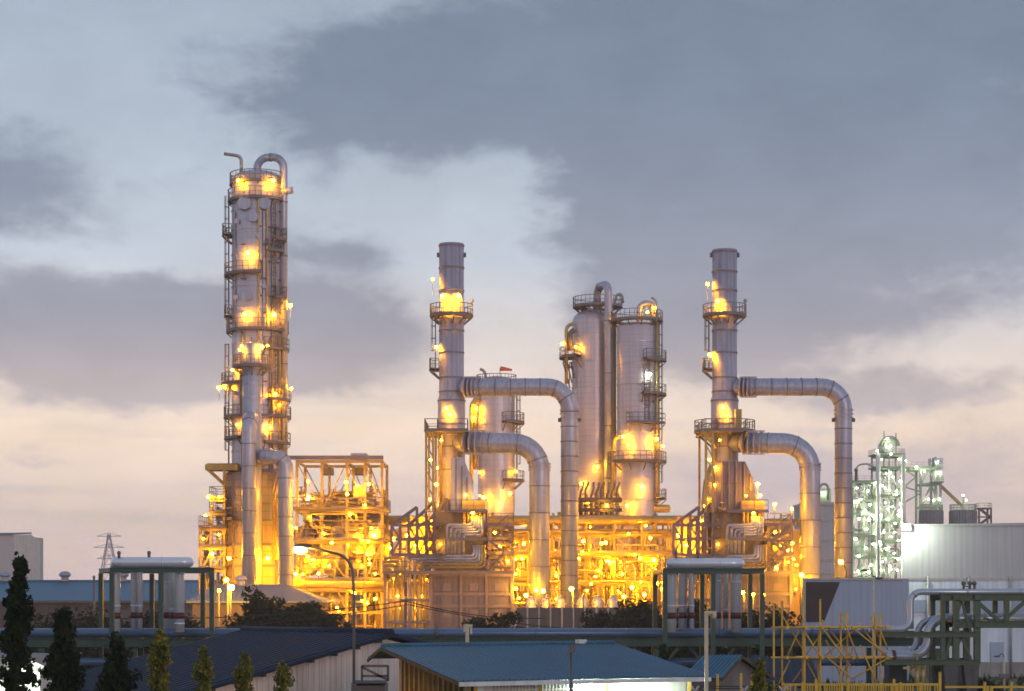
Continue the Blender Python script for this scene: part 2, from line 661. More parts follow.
glow('sodium_bright', SOD, 500)
glow('sodium_flood', SOD, 1700)
glow('sodium_street', (1.0, .50, .06), 160)
glow('sodium_yard', SOD, 1300)
glow('white_lamp', (.90, 1.0, .62), 130)
glow('hall_flood', (.88, 1.0, .74), 520)
glow('flood_white', (.84, 1.0, .76), 1700)
# ================================================================== camera, sky, sun
cam = bpy.data.cameras.new('camera')
co = bpy.data.objects.new('camera', cam)
COL.objects.link(co)
co.location = (0, 0, H)
co.rotation_euler = (radians(90), 0, 0)
cam.sensor_width = 36
cam.lens = 36 * F / 1024
cam.shift_y = (HY - 345.5) / 1024
cam.clip_start = .5
cam.clip_end = 12000
scene.camera = co
scene.render.resolution_x, scene.render.resolution_y = 1024, 691
scene.view_settings.view_transform = 'Standard'
scene.view_settings.look = 'None'
scene.view_settings.gamma = 1
scene.view_settings.use_curve_mapping = False
scene.view_settings.exposure = .10
cy = scene.cycles
HAZE = .00036
cy.volume_bounces = 0
cy.use_denoising = True
cy.max_bounces = 5
cy.diffuse_bounces = 3
cy.glossy_bounces = 2
cy.sample_clamp_indirect = 4
cy.sample_clamp_direct = 0
cy.caustics_reflective = cy.caustics_refractive = False
cy.use_light_tree = True
cy.filter_width = 1.6
cy.use_adaptive_sampling = True
cy.adaptive_threshold = .015

SUN_EL, SUN_AZ = radians(6), radians(150)      # azimuth clockwise from +Y: low behind the viewer's right shoulder


def lin(c):
    return [((x / 255) / 12.92 if x / 255 <= .04045 else ((x / 255 + .055) / 1.055) ** 2.4) for x in c]


def build_sky():
    w = bpy.data.worlds.new('World')
    scene.world = w
    w.use_nodes = True
    nt = w.node_tree
    N, L = nt.nodes, nt.links
    bg = N['Background']

    def M(op, *a, clamp=False):
        q = N.new('ShaderNodeMath'); q.operation = op; q.use_clamp = clamp
        for i, s in enumerate(a):
            if isinstance(s, (int, float)): q.inputs[i].default_value = s
            else: L.new(s, q.inputs[i])
        return q.outputs[0]

    def mix(f, a, b):
        q = N.new('ShaderNodeMix'); q.data_type = 'RGBA'
        for s, k in ((f, 0), (a, 6), (b, 7)):
            if isinstance(s, (int, float)): q.inputs[k].default_value = s
            elif isinstance(s, (list, tuple)): q.inputs[k].default_value = (*s, 1)
            else: L.new(s, q.inputs[k])
        return q.outputs[2]

    tc = N.new('ShaderNodeTexCoord')
    sp = N.new('ShaderNodeSeparateXYZ'); L.new(tc.outputs['Generated'], sp.inputs[0])
    az = M('MULTIPLY', M('ARCTAN2', sp.outputs['X'], sp.outputs['Y']), 57.29578)     # degrees from north
    el = M('MULTIPLY', M('ARCSINE', sp.outputs['Z']), 57.29578)
    # slow warps so that the cloud banks have torn edges
    cb = N.new('ShaderNodeCombineXYZ'); L.new(M('MULTIPLY', az, .13), cb.inputs[0]); L.new(M('MULTIPLY', el, .24), cb.inputs[1])

    def noise(scale, detail, rough, off, dist=0.0):
        mp = N.new('ShaderNodeMapping'); mp.inputs['Location'].default_value = off
        L.new(cb.outputs[0], mp.inputs['Vector'])
        q = N.new('ShaderNodeTexNoise'); q.inputs['Scale'].default_value = scale; q.inputs['Detail'].default_value = detail
        q.inputs['Roughness'].default_value = rough; q.inputs['Distortion'].default_value = dist
        L.new(mp.outputs[0], q.inputs['Vector'])
        return M('SUBTRACT', q.outputs['Fac'], .5)
    n1 = noise(.9, 7, .58, (3, 7, 1), .3)
    n2 = noise(2.6, 8, .60, (11, 2, 5), .4)
    n3 = noise(1.2, 5, .55, (21, 9, 2))
    azw = M('ADD', az, M('ADD', M('MULTIPLY', n1, 5.0), M('MULTIPLY', n2, 1.6)))
    elw = M('ADD', el, M('ADD', M('MULTIPLY', n3, 3.4), M('MULTIPLY', n2, 1.1)))
    # banks of cloud: bearing, elevation, half width, half height (degrees), weight
    k = 180 / pi / F
    banks = []
    for (cx, cyy, rx, ry, wgt) in CLOUDS:
        banks.append((math.degrees(atan2(cx - CX, F)), math.degrees(atan2(HY - cyy, F)), rx * k, ry * k, wgt))
    tot = None
    for (a, e, ra, re, wg) in banks:
        dx = M('MULTIPLY', M('SUBTRACT', azw, a), 1 / ra)
        dy = M('MULTIPLY', M('SUBTRACT', elw, e), 1 / re)
        g = M('MULTIPLY', M('EXPONENT', M('MULTIPLY', M('ADD', M('MULTIPLY', dx, dx), M('MULTIPLY', dy, dy)), -1.0)), wg)
        tot = g if tot is None else M('ADD', tot, g)
    n4 = noise(6.5, 6, .62, (4, 14, 8), .3)
    dens = M('ADD', tot, M('ADD', M('MULTIPLY', n4, .55), M('ADD', M('MULTIPLY', n2, .75), M('MULTIPLY', n1, .38))))
    # the rest of the sky dome carries broken cloud as well
    away = N.new('ShaderNodeMapRange'); away.interpolation_type = 'SMOOTHSTEP'
    away.inputs[1].default_value = 20; away.inputs[2].default_value = 45
    L.new(M('MAXIMUM', M('ABSOLUTE', az), el), away.inputs[0])
    dens = M('ADD', dens, M('MULTIPLY', away.outputs[0], M('ADD', .05, M('MULTIPLY', n1, 1.6))))
    cl = N.new('ShaderNodeMapRange'); cl.interpolation_type = 'SMOOTHSTEP'
    cl.inputs[1].default_value = .16; cl.inputs[2].default_value = .80
    L.new(dens, cl.inputs[0])
    elv = N.new('ShaderNodeMapRange'); elv.inputs[1].default_value = 0; elv.inputs[2].default_value = 40
    L.new(el, elv.inputs[0])

    def ramp(stops):
        r = N.new('ShaderNodeValToRGB')
        e = r.color_ramp.elements
        while len(e) < len(stops): e.new(.5)
        for i, (py, c) in enumerate(stops):
            e[i].position = max(0, min(1, math.degrees(atan2(HY - py, F)) / 40 if py is not None else 1))
            e[i].color = (*lin(c), 1)
        L.new(elv.outputs[0], r.inputs['Fac'])
        return r.outputs['Color']
    clear = ramp(CLEAR)
    cloud = ramp(CLOUDY)
    thin = M('MULTIPLY', M('ADD', n3, n2), .12)
    bright = N.new('ShaderNodeMapRange'); bright.inputs[1].default_value = -.5; bright.inputs[2].default_value = .5
    bright.inputs[3].default_value = .84; bright.inputs[4].default_value = 1.16
    L.new(M('ADD', n2, M('MULTIPLY', n1, .6)), bright.inputs[0])
    # thin level streaks low over the horizon
    cb2 = N.new('ShaderNodeCombineXYZ'); L.new(M('MULTIPLY', az, .10), cb2.inputs[0]); L.new(M('MULTIPLY', el, 1.15), cb2.inputs[1])
    sn = N.new('ShaderNodeTexNoise'); sn.inputs['Scale'].default_value = 1.1; sn.inputs['Detail'].default_value = 7; sn.inputs['Distortion'].default_value = .4
    L.new(cb2.outputs[0], sn.inputs['Vector'])
    st = N.new('ShaderNodeMapRange'); st.interpolation_type = 'SMOOTHSTEP'; st.inputs[1].default_value = .48; st.inputs[2].default_value = .70
    L.new(sn.outputs['Fac'], st.inputs[0])
    lowf = N.new('ShaderNodeMapRange'); lowf.interpolation_type = 'SMOOTHSTEP'; lowf.inputs[1].default_value = 7.5; lowf.inputs[2].default_value = 3.5
    lowf.inputs[3].default_value = 0; lowf.inputs[4].default_value = .55
    L.new(el, lowf.inputs[0])
    clear = mix(M('MULTIPLY', st.outputs[0], lowf.outputs[0]), clear, lin((206, 190, 190)))
    # sunset light catching the thinner rims of the banks
    rim = N.new('ShaderNodeMapRange'); rim.interpolation_type = 'SMOOTHSTEP'; rim.inputs[1].default_value = .10; rim.inputs[2].default_value = -.35
    L.new(dens, rim.inputs[0])
    warm = N.new('ShaderNodeMapRange'); warm.interpolation_type = 'SMOOTHSTEP'; warm.inputs[1].default_value = 10; warm.inputs[2].default_value = 4
    warm.inputs[3].default_value = .0; warm.inputs[4].default_value = .55
    L.new(el, warm.inputs[0])
    clear = mix(M('MULTIPLY', rim.outputs[0], warm.outputs[0]), clear, lin((255, 232, 200)))
    col = mix(cl.outputs[0], clear, cloud)
    sky = N.new('ShaderNodeTexSky'); sky.sky_type = 'NISHITA'; sky.sun_disc = False
    sky.sun_elevation = SUN_EL; sky.sun_rotation = SUN_AZ
    # the veil of cloud covers most of the blue
    vm = N.new('ShaderNodeVectorMath'); vm.operation = 'SCALE'; L.new(col, vm.inputs[0])
    L.new(M('MULTIPLY', bright.outputs[0], 10.9), vm.inputs['Scale'])
    fin = mix(.90, sky.outputs[0], vm.outputs[0])
    L.new(fin, bg.inputs['Color'])
    bg.inputs['Strength'].default_value = .105


CLOUDS = [(850, 305, 170, 34, .45), (680, 372, 130, 22, .35), (960, 400, 120, 16, .35), (700, 80, 350, 130, .95), (400, 95, 170, 70, .75), (650, 225, 140, 65, .75), (900, 230, 210, 80, .8), (1010, 60, 160, 100, .6),
          (20, 200, 115, 62, .80), (150, 325, 160, 54, .85), (330, 330, 115, 56, .85), (30, 345, 130, 48, .72), (60, 130, 80, 22, .35), (100, 262, 110, 16, -.4), (310, 240, 55, 26, .65), (230, 385, 140, 26, .5),
          (780, 345, 150, 45, .55), (620, 325, 85, 45, .55), (45, 455, 60, 8, .45), (700, 470, 160, 26, .5), (930, 462, 190, 44, .6), (480, 500, 160, 18, .4), (840, 395, 120, 14, .3),
          (985, 92, 50, 34, -.4), (490, 190, 70, 40, -.45), (880, 290, 80, 22, -.35), (120, 130, 110, 45, -.3), (480, 270, 90, 50, -.3), (350, 20, 200, 30, -.1)]
CLEAR = [(590, (240, 210, 208)), (520, (234, 211, 206)), (430, (247, 222, 202)), (370, (230, 215, 208)), (260, (191, 198, 211)),
         (130, (170, 181, 196)), (0, (158, 171, 187)), (None, (128, 146, 168))]
CLOUDY = [(590, (222, 196, 202)), (470, (204, 188, 193)), (390, (182, 170, 174)), (320, (153, 151, 166)), (220, (137, 144, 162)),
          (110, (119, 130, 150)), (0, (114, 126, 146)), (None, (98, 112, 132))]
build_sky()

sl = bpy.data.lights.new('sun', 'SUN')
sl.energy = .42
sl.angle = radians(14)
sl.color = (1.0, .77, .75)
so = bpy.data.objects.new('sun', sl)
COL.objects.link(so)
sd = Vector((sin(SUN_AZ) * cos(SUN_EL), cos(SUN_AZ) * cos(SUN_EL), sin(SUN_EL)))
so.rotation_euler = sd.to_track_quat('Z', 'Y').to_euler()
so.location = sd * 100

# ================================================================== ground
g = MB()
gx = [-4000, -1200, -400, -150, -60, 0, 60, 150, 400, 1200, 4000]
gy = [-800, 0, 40, 80, 120, 170, 260, 500, 1200, 3000, 9000]
vs = [(x, y, 0) for y in gy for x in gx]
n = len(gx)
g.add(vs, [(j * n + i, j * n + i + 1, (j + 1) * n + i + 1, (j + 1) * n + i) for j in range(len(gy) - 1) for i in range(n - 1)])
tag(g.build('ground', MAT['soil'], org=(0, 0, 0)), kind='structure')
r_ = MB().add([(-60, 96, .004), (60, 96, .004), (60, 104, .004), (-60, 104, .004)], [(0, 1, 2, 3)])
tag(r_.build('service_road', MAT['concrete_dark'], org=(0, 100, 0)), kind='structure')
p_ = MB().add([(-60, 150, .004), (70, 150, .004), (70, 245, .004), (-60, 245, .004)], [(0, 1, 2, 3)])
tag(p_.build('plant_yard', MAT['concrete'], org=(0, 190, 0)), kind='structure')


def leaves(mb, c, rad, cnt, size, g, squash=1.0, droop=.0):
    """scatter small leaf faces through a clump"""
    for _ in range(cnt):
        while True:
            d = Vector((g.uniform(-1, 1), g.uniform(-1, 1), g.uniform(-1, 1)))
            if d.length <= 1: break
        p = Vector(c) + Vector((d.x * rad, d.y * rad, d.z * rad * squash))
        a = Vector((g.uniform(-1, 1), g.uniform(-1, 1), g.uniform(-1, 1) - droop)).normalized()
        b = a.cross(Vector((g.uniform(-1, 1), g.uniform(-1, 1), g.uniform(-1, 1)))).normalized()
        s = size * g.uniform(.6, 1.4)
        mb.add([p - a * s * .5, p + b * s * .28, p + a * s * .5, p - b * s * .28], [(0, 1, 2, 3)])


# far off woodland on the horizon
g_ = random.Random(5)
tl = MB()
for i in range(210):
    x = -420 + i * 4.0 + g_.uniform(-2, 2)
    leaves(tl, (x, 1250 + g_.uniform(-25, 25), g_.uniform(2.5, 5.5)), g_.uniform(3.5, 6), 46, 2.6, g_, .8)
tag(tl.build('treeline', MAT['leaf_far']), kind='stuff', label='dark line of far off woodland on the horizon')

# ------------------------------------------------------------------ far left buildings
t = thing('tall_building', 'plain tall pale pink building with blunt gable beyond the blue warehouse', 'building', (X(5, 480), 490, 0))
D = 480
MB().prism([(X(-60, D), 0), (X(14, D), 0), (X(14, D), Z(535, D)), (X(-60, D), Z(535, D))], D, D + 30).build('side_wall', MAT['far_wall'], t)
m = MB()
a, b, c, d = W(14, 590, D), W(40, 590, D + 14), W(40, 540, D + 14), W(30, 534.5, D + 7)
m.add([(X(14, D) + .01, D, 0), (X(40, D + 14), D + 14, 0), (X(40, D + 14), D + 14, Z(541, D + 14)), (X(31, D + 8), D + 8, Z(534.5, D + 8)), (X(14, D) + .01, D, Z(535, D))], [(0, 1, 2, 3, 4)])
m.add([(X(40, D + 14), D + 14, 0), (X(40, D + 14) - 10, D + 44, 0), (X(40, D + 14) - 10, D + 44, Z(541, D)), (X(40, D + 14), D + 14, Z(541, D + 14))], [(0, 1, 2, 3)])
m.build('gable_wall', MAT['cream_wall'], t)
m = MB()
m.extrude([(X(-61, D), D - .5, Z(535, D) + .02), (X(14, D), D - .5, Z(535, D) + .02), (X(31, D + 8) + .2, D + 8, Z(534, D + 8) + .05), (X(31, D + 8) - 20, D + 34, Z(534, D + 8) + .05)], (0, 0, .35))
m.build('roof', MAT['pale_roof'], t)

D = 262
t = thing('warehouse', 'long low warehouse with blue metal roof beyond the steel pipe bridge', 'warehouse', (X(80, D), D + 8, 0))
x0, x1 = X(-30, D), X(330, D)
ze, zr = Z(601, D), Z(582, D + 12)
MB().box2((x0, D + .4, 0), (x1, D + 23.6, ze - .05)).build('wall', MAT['warehouse_wall'], t)
rf = MB()
nn = 150
for side, (ya, yb) in enumerate(((D, D + 12), (D + 24, D + 12))):
    vs, fs = [], []
    for i in range(nn * 2 + 1):
        x = x0 - .5 + (x1 - x0 + 1) * i / (nn * 2)
        up = .09 if i % 2 else 0
        vs += [(x, ya, ze + up), (x, yb, zr + up)]
    for i in range(nn * 2):
        fs.append((2 * i, 2 * i + 2, 2 * i + 3, 2 * i + 1))
    rf.add(vs, fs)
roof = rf.build('roof', MAT['warehouse_roof'], t)
MB().tube([(x0, D + 12, zr + .1), (x1, D + 12, zr + .1)], .2, 8).build('ridge_cap', MAT['warehouse_roof'], roof)
MB().box2((x0 - .5, D - .2, ze - .25), (x1 + .5, D - .02, ze + .05)).build('gutter', MAT['dark_steel'], roof)
for i in range(9):
    x = X(60 + i * 30, D)
    MB().box2((x, D + .3, 2.4), (x + 2.2, D + .43, 3.9)).build('window', MAT['dark_steel'], t)
for i in range(18):
    x = X(-25 + i * 20, D)
    MB().box2((x, D + .25, 0), (x + .2, D + .43, ze - .1)).build('pilaster', MAT['warehouse_wall'], t)
GV = 'turbine ventilators on the blue warehouse roof'
for px, lab in ((5, 'round turbine ventilator on the blue roof in front of the tall pale building'),
                (65, 'round turbine ventilator on the blue roof under open sky beside the dark cypress'),
                (123, 'round turbine ventilator on the blue roof seen through the pipe loop frame')):
    x, y, z = X(px, D + 12), D + 12, zr + .1
    v = thing('roof_ventilator', lab, 'ventilator', (x, y, z), GV)
    MB().lathe([(.55, 0), (.5, .55)], (x, y, z), 16).build('collar', MAT['galv'], v)
    MB().lathe([(.5, .55), (.78, .7), (.82, .95), (.66, 1.2), (.3, 1.36), (.02, 1.4)], (x, y, z), 18).build('turbine_head', MAT['duct_steel'], v)

# transmission pylon
D = 900
t = thing('pylon', 'hazy lattice transmission pylon standing far off on the horizon', 'pylon', (X(109, D), D, 0))
xm = X(109, D)
zt = Z(534, D)
lv = [(0, 5.2), (10, 3.7), (18, 2.6), (24, 1.7), (zt - 4, 1.0), (zt, .5)]
cornr = lambda k, w: [(xm - w, D - w), (xm + w, D - w), (xm + w, D + w), (xm - w, D + w)][k]
for k in range(4):
    m = MB()
    for (z0, w0), (z1, w1) in zip(lv, lv[1:]):
        a, b = cornr(k, w0), cornr(k, w1)
        m.bar((*a, z0), (*b, z1), .3)
    m.build('leg', MAT['hazed_steel'], t)
m = MB()
for (z0, w0), (z1, w1) in zip(lv, lv[1:]):
    for k in range(4):
        k2 = (k + 1) % 4
        m.bar((*cornr(k, w0), z0), (*cornr(k2, w1), z1), .2)
        m.bar((*cornr(k2, w0), z0), (*cornr(k, w1), z1), .2)
        m.bar((*cornr(k, w1), z1), (*cornr(k2, w1), z1), .2)
m.build('lattice', MAT['hazed_steel'], t)
for z, w in ((zt - 1, 5.5), (zt - 6, 7.0), (zt - 11, 5.5)):
    m = MB().bar((xm - w, D, z), (xm + w, D, z), .3)
    m.bar((xm - w, D, z), (xm, D, z + 1.6), .2).bar((xm + w, D, z), (xm, D, z + 1.6), .2)
    m.build('cross_arm', MAT['hazed_steel'], t)

# hipped building in front of the plant
D = 178
t = thing('hipped_building', 'low building with a pale hipped metal roof in front of the tallest column', 'building', (X(250, D), D + 6, 0))
xa, xb = X(186, D), X(322, D)
ze, zr = Z(601, D), Z(585, D + 5)
MB().box2((xa + .5, D + .5, 0), (xb - .5, D + 10.5, ze - .02)).build('wall', MAT['warehouse_wall'], t)
r = MB()
ra, rb = X(215, D + 5.5), X(287, D + 5.5)
P = [(xa, D, ze), (xb, D, ze), (xb, D + 11, ze), (xa, D + 11, ze), (ra, D + 5.5, zr), (rb, D + 5.5, zr)]
r.add(P + [(x, y, z - .18) for x, y, z in P[:4]], [(0, 1, 5, 4), (1, 2, 5), (2, 3, 4, 5), (3, 0, 4), (0, 6, 7, 1), (1, 7, 8, 2), (2, 8, 9, 3), (3, 9, 6, 0)])
rf = r.build('roof', MAT['pale_roof'], t)
seams = MB()
for k in range(1, 40):
    x = xa + (xb - xa) * k / 40
    u = min(1, (x - xa) / (ra - xa), (xb - x) / (xb - rb)) * .97
    seams.bar((x, D + .02, ze + .03), (x, D + 5.5 * u, ze + (zr - ze) * u + .03), .05)
seams.build('standing_seam', MAT['pale_roof'], rf)
MB().bar((ra, D + 5.5, zr + .03), (rb, D + 5.5, zr + .03), .25, .1).build('ridge_cap', MAT['pale_roof'], rf)
v = thing('roof_ventilator', 'round ventilator on the pale hipped roof below the tall column', 'ventilator', (X(241, D + 5.5), D + 5.5, zr), GV)
x, y, z = X(241, D + 5.5), D + 5.5, zr - .05
MB().lathe([(.38, 0), (.34, .42)], (x, y, z), 16).build('collar', MAT['galv'], v)
MB().lathe([(.34, .42), (.52, .5), (.54, .68), (.42, .86), (.2, .95), (.02, .98)], (x, y, z), 18).build('turbine_head', MAT['duct_steel'], v)
# ================================================================== the process plant
S, SD, SB = MAT['sodium_lamp'], MAT['sodium_dim'], MAT['sodium_bright']


def shell(parent, px, D, rpx, top, bands, mat, name='shell', dome=0, n=40, z0=0.0, skirt=None):
    s = D / F
    r = rpx * s
    x, y = X(px, D), D
    zt = Z(top, D)
    prof = [(r, z0), (r, zt)]
    if dome:
        h = dome * s
        for k in range(1, 7):
            a = pi / 2 * k / 6
            prof.append((max(.02, r * cos(a)), zt + h * sin(a)))
    else:
        prof += [(r - .15, zt), (r - .15, zt - 1.2)]
    sh = MB().lathe(prof, (x, y, 0), n).build(name, mat, parent, org=(x, y, 0))
    if bands:
        for py in bands:
            MB().band((x, y, Z(py, D)), r, .14, .06, n).build('stiffener_ring', MAT['flange_dark'] if mat.name == 'stack_steel' else mat, sh)
    return x, y, r, zt


# ------------------------------------------------------------------ tallest column
D = 205
t = thing('distillation_column', 'tallest column of the plant with a gooseneck pipe looping over its top', 'column', (X(257.5, D), D, 0))
x, y, r, zt = shell(t, 257.5, D, 25.5, 180, [212, 232, 256, 288, 310, 345, 384, 430, 452], MAT['cladding'], dome=9)
tallx, tally, tallr = x, y, r
platform(t, (x, y, Z(186, D)), r - .5, .75, -180, 180, MAT['tower_steel'])
platform(t, (x, y, Z(203, D)), r, .45, -180, 180, MAT['tower_steel'])
platform(t, (x, y, Z(277, D)), r, .8, -215, -75, MAT['tower_steel'])
platform(t, (x, y, Z(333, D)), r, .6, -180, 180, MAT['tower_steel'])
platform(t, (x, y, Z(419, D)), r, .85, -210, 20, MAT['tower_steel'])
platform(t, (x, y, Z(386, D)), r, 1.1, -205, -110, MAT['tower_steel'])
platform(t, (x, y, Z(237, D)), r, 1.0, -200, -160, MAT['tower_steel'])
ladder(t, (x - r - .25, y - .6), Z(333, D), Z(197, D), (-1, -.25), MAT['tower_steel'])
ladder(t, (x - r - .25, y - .6), Z(470, D), Z(345, D), (-1, -.25), MAT['tower_steel'])
ladder(t, (x + r * .72, y - r * .76), Z(331, D), Z(205, D), (.7, -.7), MAT['tower_steel'])
ladder(t, (x + r * .78, y - r * .70), Z(418, D), Z(336, D), (.7, -.7), MAT['tower_steel'])
platform(t, (x, y, Z(243, D)), r, .9, -52, -25, MAT['tower_steel'])
platform(t, (x, y, Z(301, D)), r, .9, -52, -25, MAT['tower_steel'])
rx = X(284.5, D)
pipe(t, [(x, y - .3, Z(176, D)), (x, y - .3, Z(158.5, D)), (rx, y - .8, Z(158.5, D)), (rx, y - .8, Z(470, D))], .40, MAT['duct_steel'], 'overhead_pipe', bend=1.15, n=16, joints=5.5)
pipe(t, [(rx, y - .8, Z(196, D)), (X(287, D), y - 1, Z(193, D)), (X(294, D), y - 1, Z(192, D))], .34, MAT['duct_steel'], 'vent_stub', bend=.3, n=12)
pipe(t, [(X(243, D), y - 1.3, Z(184, D)), (X(243, D), y - 1.3, Z(159, D)), (X(226, D), y - 1.3, Z(156.5, D))], .17, MAT['galv'], 'davit_arm', bend=.5)
for i, (px, a, b) in enumerate(((262, 200, 470), (270, 203, 335), (246, 335, 470), (281, 334, 470), (275, 300, 470))):
    dx = X(px, D) - x
    yy = y - sqrt(max(r * r - dx * dx, .1)) - .22
    pipe(t, [(x + dx, yy + .5, Z(a, D)), (x + dx, yy, Z(a + 3, D)), (x + dx, yy, Z(b, D))], (.11, .09, .16, .13, .1)[i], MAT['process_pipe'], 'riser_pipe', bend=.3, joints=4)
for px, py, sx in ((248, 208, .55), (268, 208, .5), (257, 222, .4), (250, 300, .4)):
    dx = X(px, D) - x
    yy = y - sqrt(r * r - dx * dx)
    MB().tube([(x + dx, yy + .2, Z(py, D)), (x + dx, yy - .35, Z(py, D))], sx, 16).tube([(x + dx, yy - .3, Z(py, D)), (x + dx, yy - .42, Z(py, D))], sx * 1.25, 16).build('manhole', MAT['duct_steel'], t)
for px, py, q, rr in ((242, 188, S, .34), (276, 188, S, .34), (252, 260, SB, .36), (249, 320, SB, .36), (277, 320, S, .34), (291, 318, SD, .34), (246, 351, S, .34),
                      (236, 374, SB, .36), (220, 400, SD, .34), (226, 399, S, .3), (278, 398, S, .3), (292, 401, SD, .3), (241, 428, S, .36), (262, 428, S, .3), (274, 431, S, .3), (282, 408, S, .28)):
    dx = X(px, D) - x
    yy = y - sqrt(max(0, (r + .6) ** 2 - dx * dx)) if abs(dx) < r + .6 else y - .6
    lamp(t, (x + dx, yy - .05, Z(py, D)), q, rr, stem=1.2 if abs(dx) > r else 0)

# small nozzles, pipe guides and conduits up the tallest column
for k in range(13):
    py = 214 + k * 17
    for px in ((263, 272, 279) if k % 2 else (246, 268, 281)):
        dx = X(px, D) - x
        yy = y - sqrt(max(.05, r * r - dx * dx))
        MB().box((x + dx, yy - .12, Z(py, D)), .42, .34, .12).build('pipe_guide', MAT['tower_steel'], t)
for px, a, b in ((238, 215, 330), (255, 340, 470), (266, 215, 400), (272, 340, 470)):
    dx = X(px, D) - x
    yy = y - sqrt(max(.05, r * r - dx * dx)) - .1
    pipe(t, [(x + dx, yy, Z(a, D)), (x + dx, yy, Z(b, D))], .05, MAT['tower_steel'], 'conduit', n=6)
for px, py in ((240, 225), (262, 240), (238, 300), (268, 290), (256, 352), (274, 372), (238, 395), (264, 440)):
    dx = X(px, D) - x
    yy = y - sqrt(max(.05, r * r - dx * dx))
    MB().tube([(x + dx, yy + .2, Z(py, D)), (x + dx, yy - .3, Z(py, D))], .16, 10).tube([(x + dx, yy - .28, Z(py, D)), (x + dx, yy - .38, Z(py, D))], .26, 10).build('nozzle', MAT['duct_steel'], t)
for py, a0, a1 in ((255, -65, -30), (318, -215, -160), (352, -70, -10), (402, -60, 15), (440, -205, -120), (445, -70, 10)):
    platform(t, (x, y, Z(py, D)), r, .8, a0, a1, MAT['tower_steel'])

# slim column strapped in front of it
D = 199.5
t = thing('slim_column', 'slim column in front of the tallest column with a lamplit platform round its head', 'column', (X(252, D), D, 0))
x, y, r, zt = shell(t, 252, D, 9.5, 345, [362, 384, 398, 412], MAT['duct_steel'], dome=3, n=28)
platform(t, (x, y, Z(368, D)), r, 1.0, -180, 180, MAT['tower_steel'])
ladder(t, (x - r - .2, y), Z(415, D), Z(358, D), (-1, 0), MAT['tower_steel'], False)
for px, py in ((241, 352), (263, 350)):
    lamp(t, (X(px, D), y - .9, Z(py, D)), SB if px < 250 else S, .34)
lamp(t, (X(268, D), y - .4, Z(347, D)), SD, .3)

# casing at the foot of the column
D = 205
t = thing('heater_casing', 'round panelled casing wrapped about the foot of the tallest column', 'casing', (X(258, D), D, 0))
x, y = X(258, D), D
r = 33.5 * D / F
zc = Z(521, D)
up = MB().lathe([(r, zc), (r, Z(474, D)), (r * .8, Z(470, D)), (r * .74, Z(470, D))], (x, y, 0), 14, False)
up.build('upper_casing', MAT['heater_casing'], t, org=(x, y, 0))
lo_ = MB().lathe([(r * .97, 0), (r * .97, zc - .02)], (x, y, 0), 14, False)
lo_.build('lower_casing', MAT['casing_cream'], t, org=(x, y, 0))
for k in range(14):
    a = 2 * pi * k / 14
    if sin(a) < .5:
        dx, dy = cos(a) * (r + .03), sin(a) * (r + .03)
        member(t, 'rib', (x + dx, y + dy, 0), (x + dx, y + dy, Z(474, D)), .2, MAT['painted_steel'])
for py in (475, 489, 505, 521, 545, 566):
    MB().lathe([(r - .1, -.12), (r + .1, -.12), (r + .1, .12), (r - .1, .12)], (x, y, Z(py, D)), 14, False).build('stiffener_ring', MAT['painted_steel'], t)
platform(t, (x, y, Z(521, D)), r, .9, -190, -120, MAT['tower_steel'])
for i in range(3):
    pipe(t, [(X(280 + i * 3.2, 201), 200.9 - .3 * i, Z(462 + 3 * i, 201)), (X(273 + i * 2.6, 201), 200.9 - .3 * i, Z(490 + 4 * i, 201)), (X(273 + i * 2.6, 201), 200.9 - .3 * i, Z(560, 201))], .1, MAT['process_pipe'], n=8, bend=.4)
for px, py, dd in ((229, 560, 198.5), (267, 592, 198.6), (236, 592, 198.6), (268, 560, 199.2), (296, 575, 199)):
    p = W(px, py, dd)
    member(t, 'fill_lamp_bracket', p + Vector((0, .1, .2)), Vector((x + (p.x - x) * .8, y - r * .55, p.z + .3)), .08, MAT['tower_steel'])
    lamp(t, p, MAT['sodium_flood'], .3)  # flood lamps added for the orange wash on the casing

D = 197
t = thing('insulated_duct', 'straight steel duct standing against the foot of the tallest column, curving in at the top', 'duct', (X(249, D), D, 0))
pipe(t, [(X(249, D), D, 0), (X(249, D), D, Z(418, D)), (X(250, D), D + 6.5, Z(414, D))], 7.2 * D / F, MAT['duct_steel'], 'duct_shell', bend=1.0, n=24, joints=2.2, jt=.035, jh=.1)
MB().lathe([(1.1, 0), (1.1, .6), (.75, .75)], (X(249, D), D, 0), 20, False).build('base_ring', MAT['concrete'], t)
t = thing('insulated_duct', 'steel duct leaving the tallest column and bending down beside the lit steel frame', 'duct', (X(285, D), D, 0))
pipe(t, [(X(257, D), D + 5, Z(456, D)), (X(262, D), D, Z(456, D)), (X(285.5, D), D, Z(457, D)), (X(285.5, D), D, 0)], 7.6 * D / F, MAT['duct_steel'], 'duct_shell', bend=1.25, n=24, joints=1.9, jt=.04, jh=.1)
MB().lathe([(1.1, 0), (1.1, .6), (.78, .75)], (X(285.5, D), D, 0), 20, False).build('base_ring', MAT['concrete'], t)

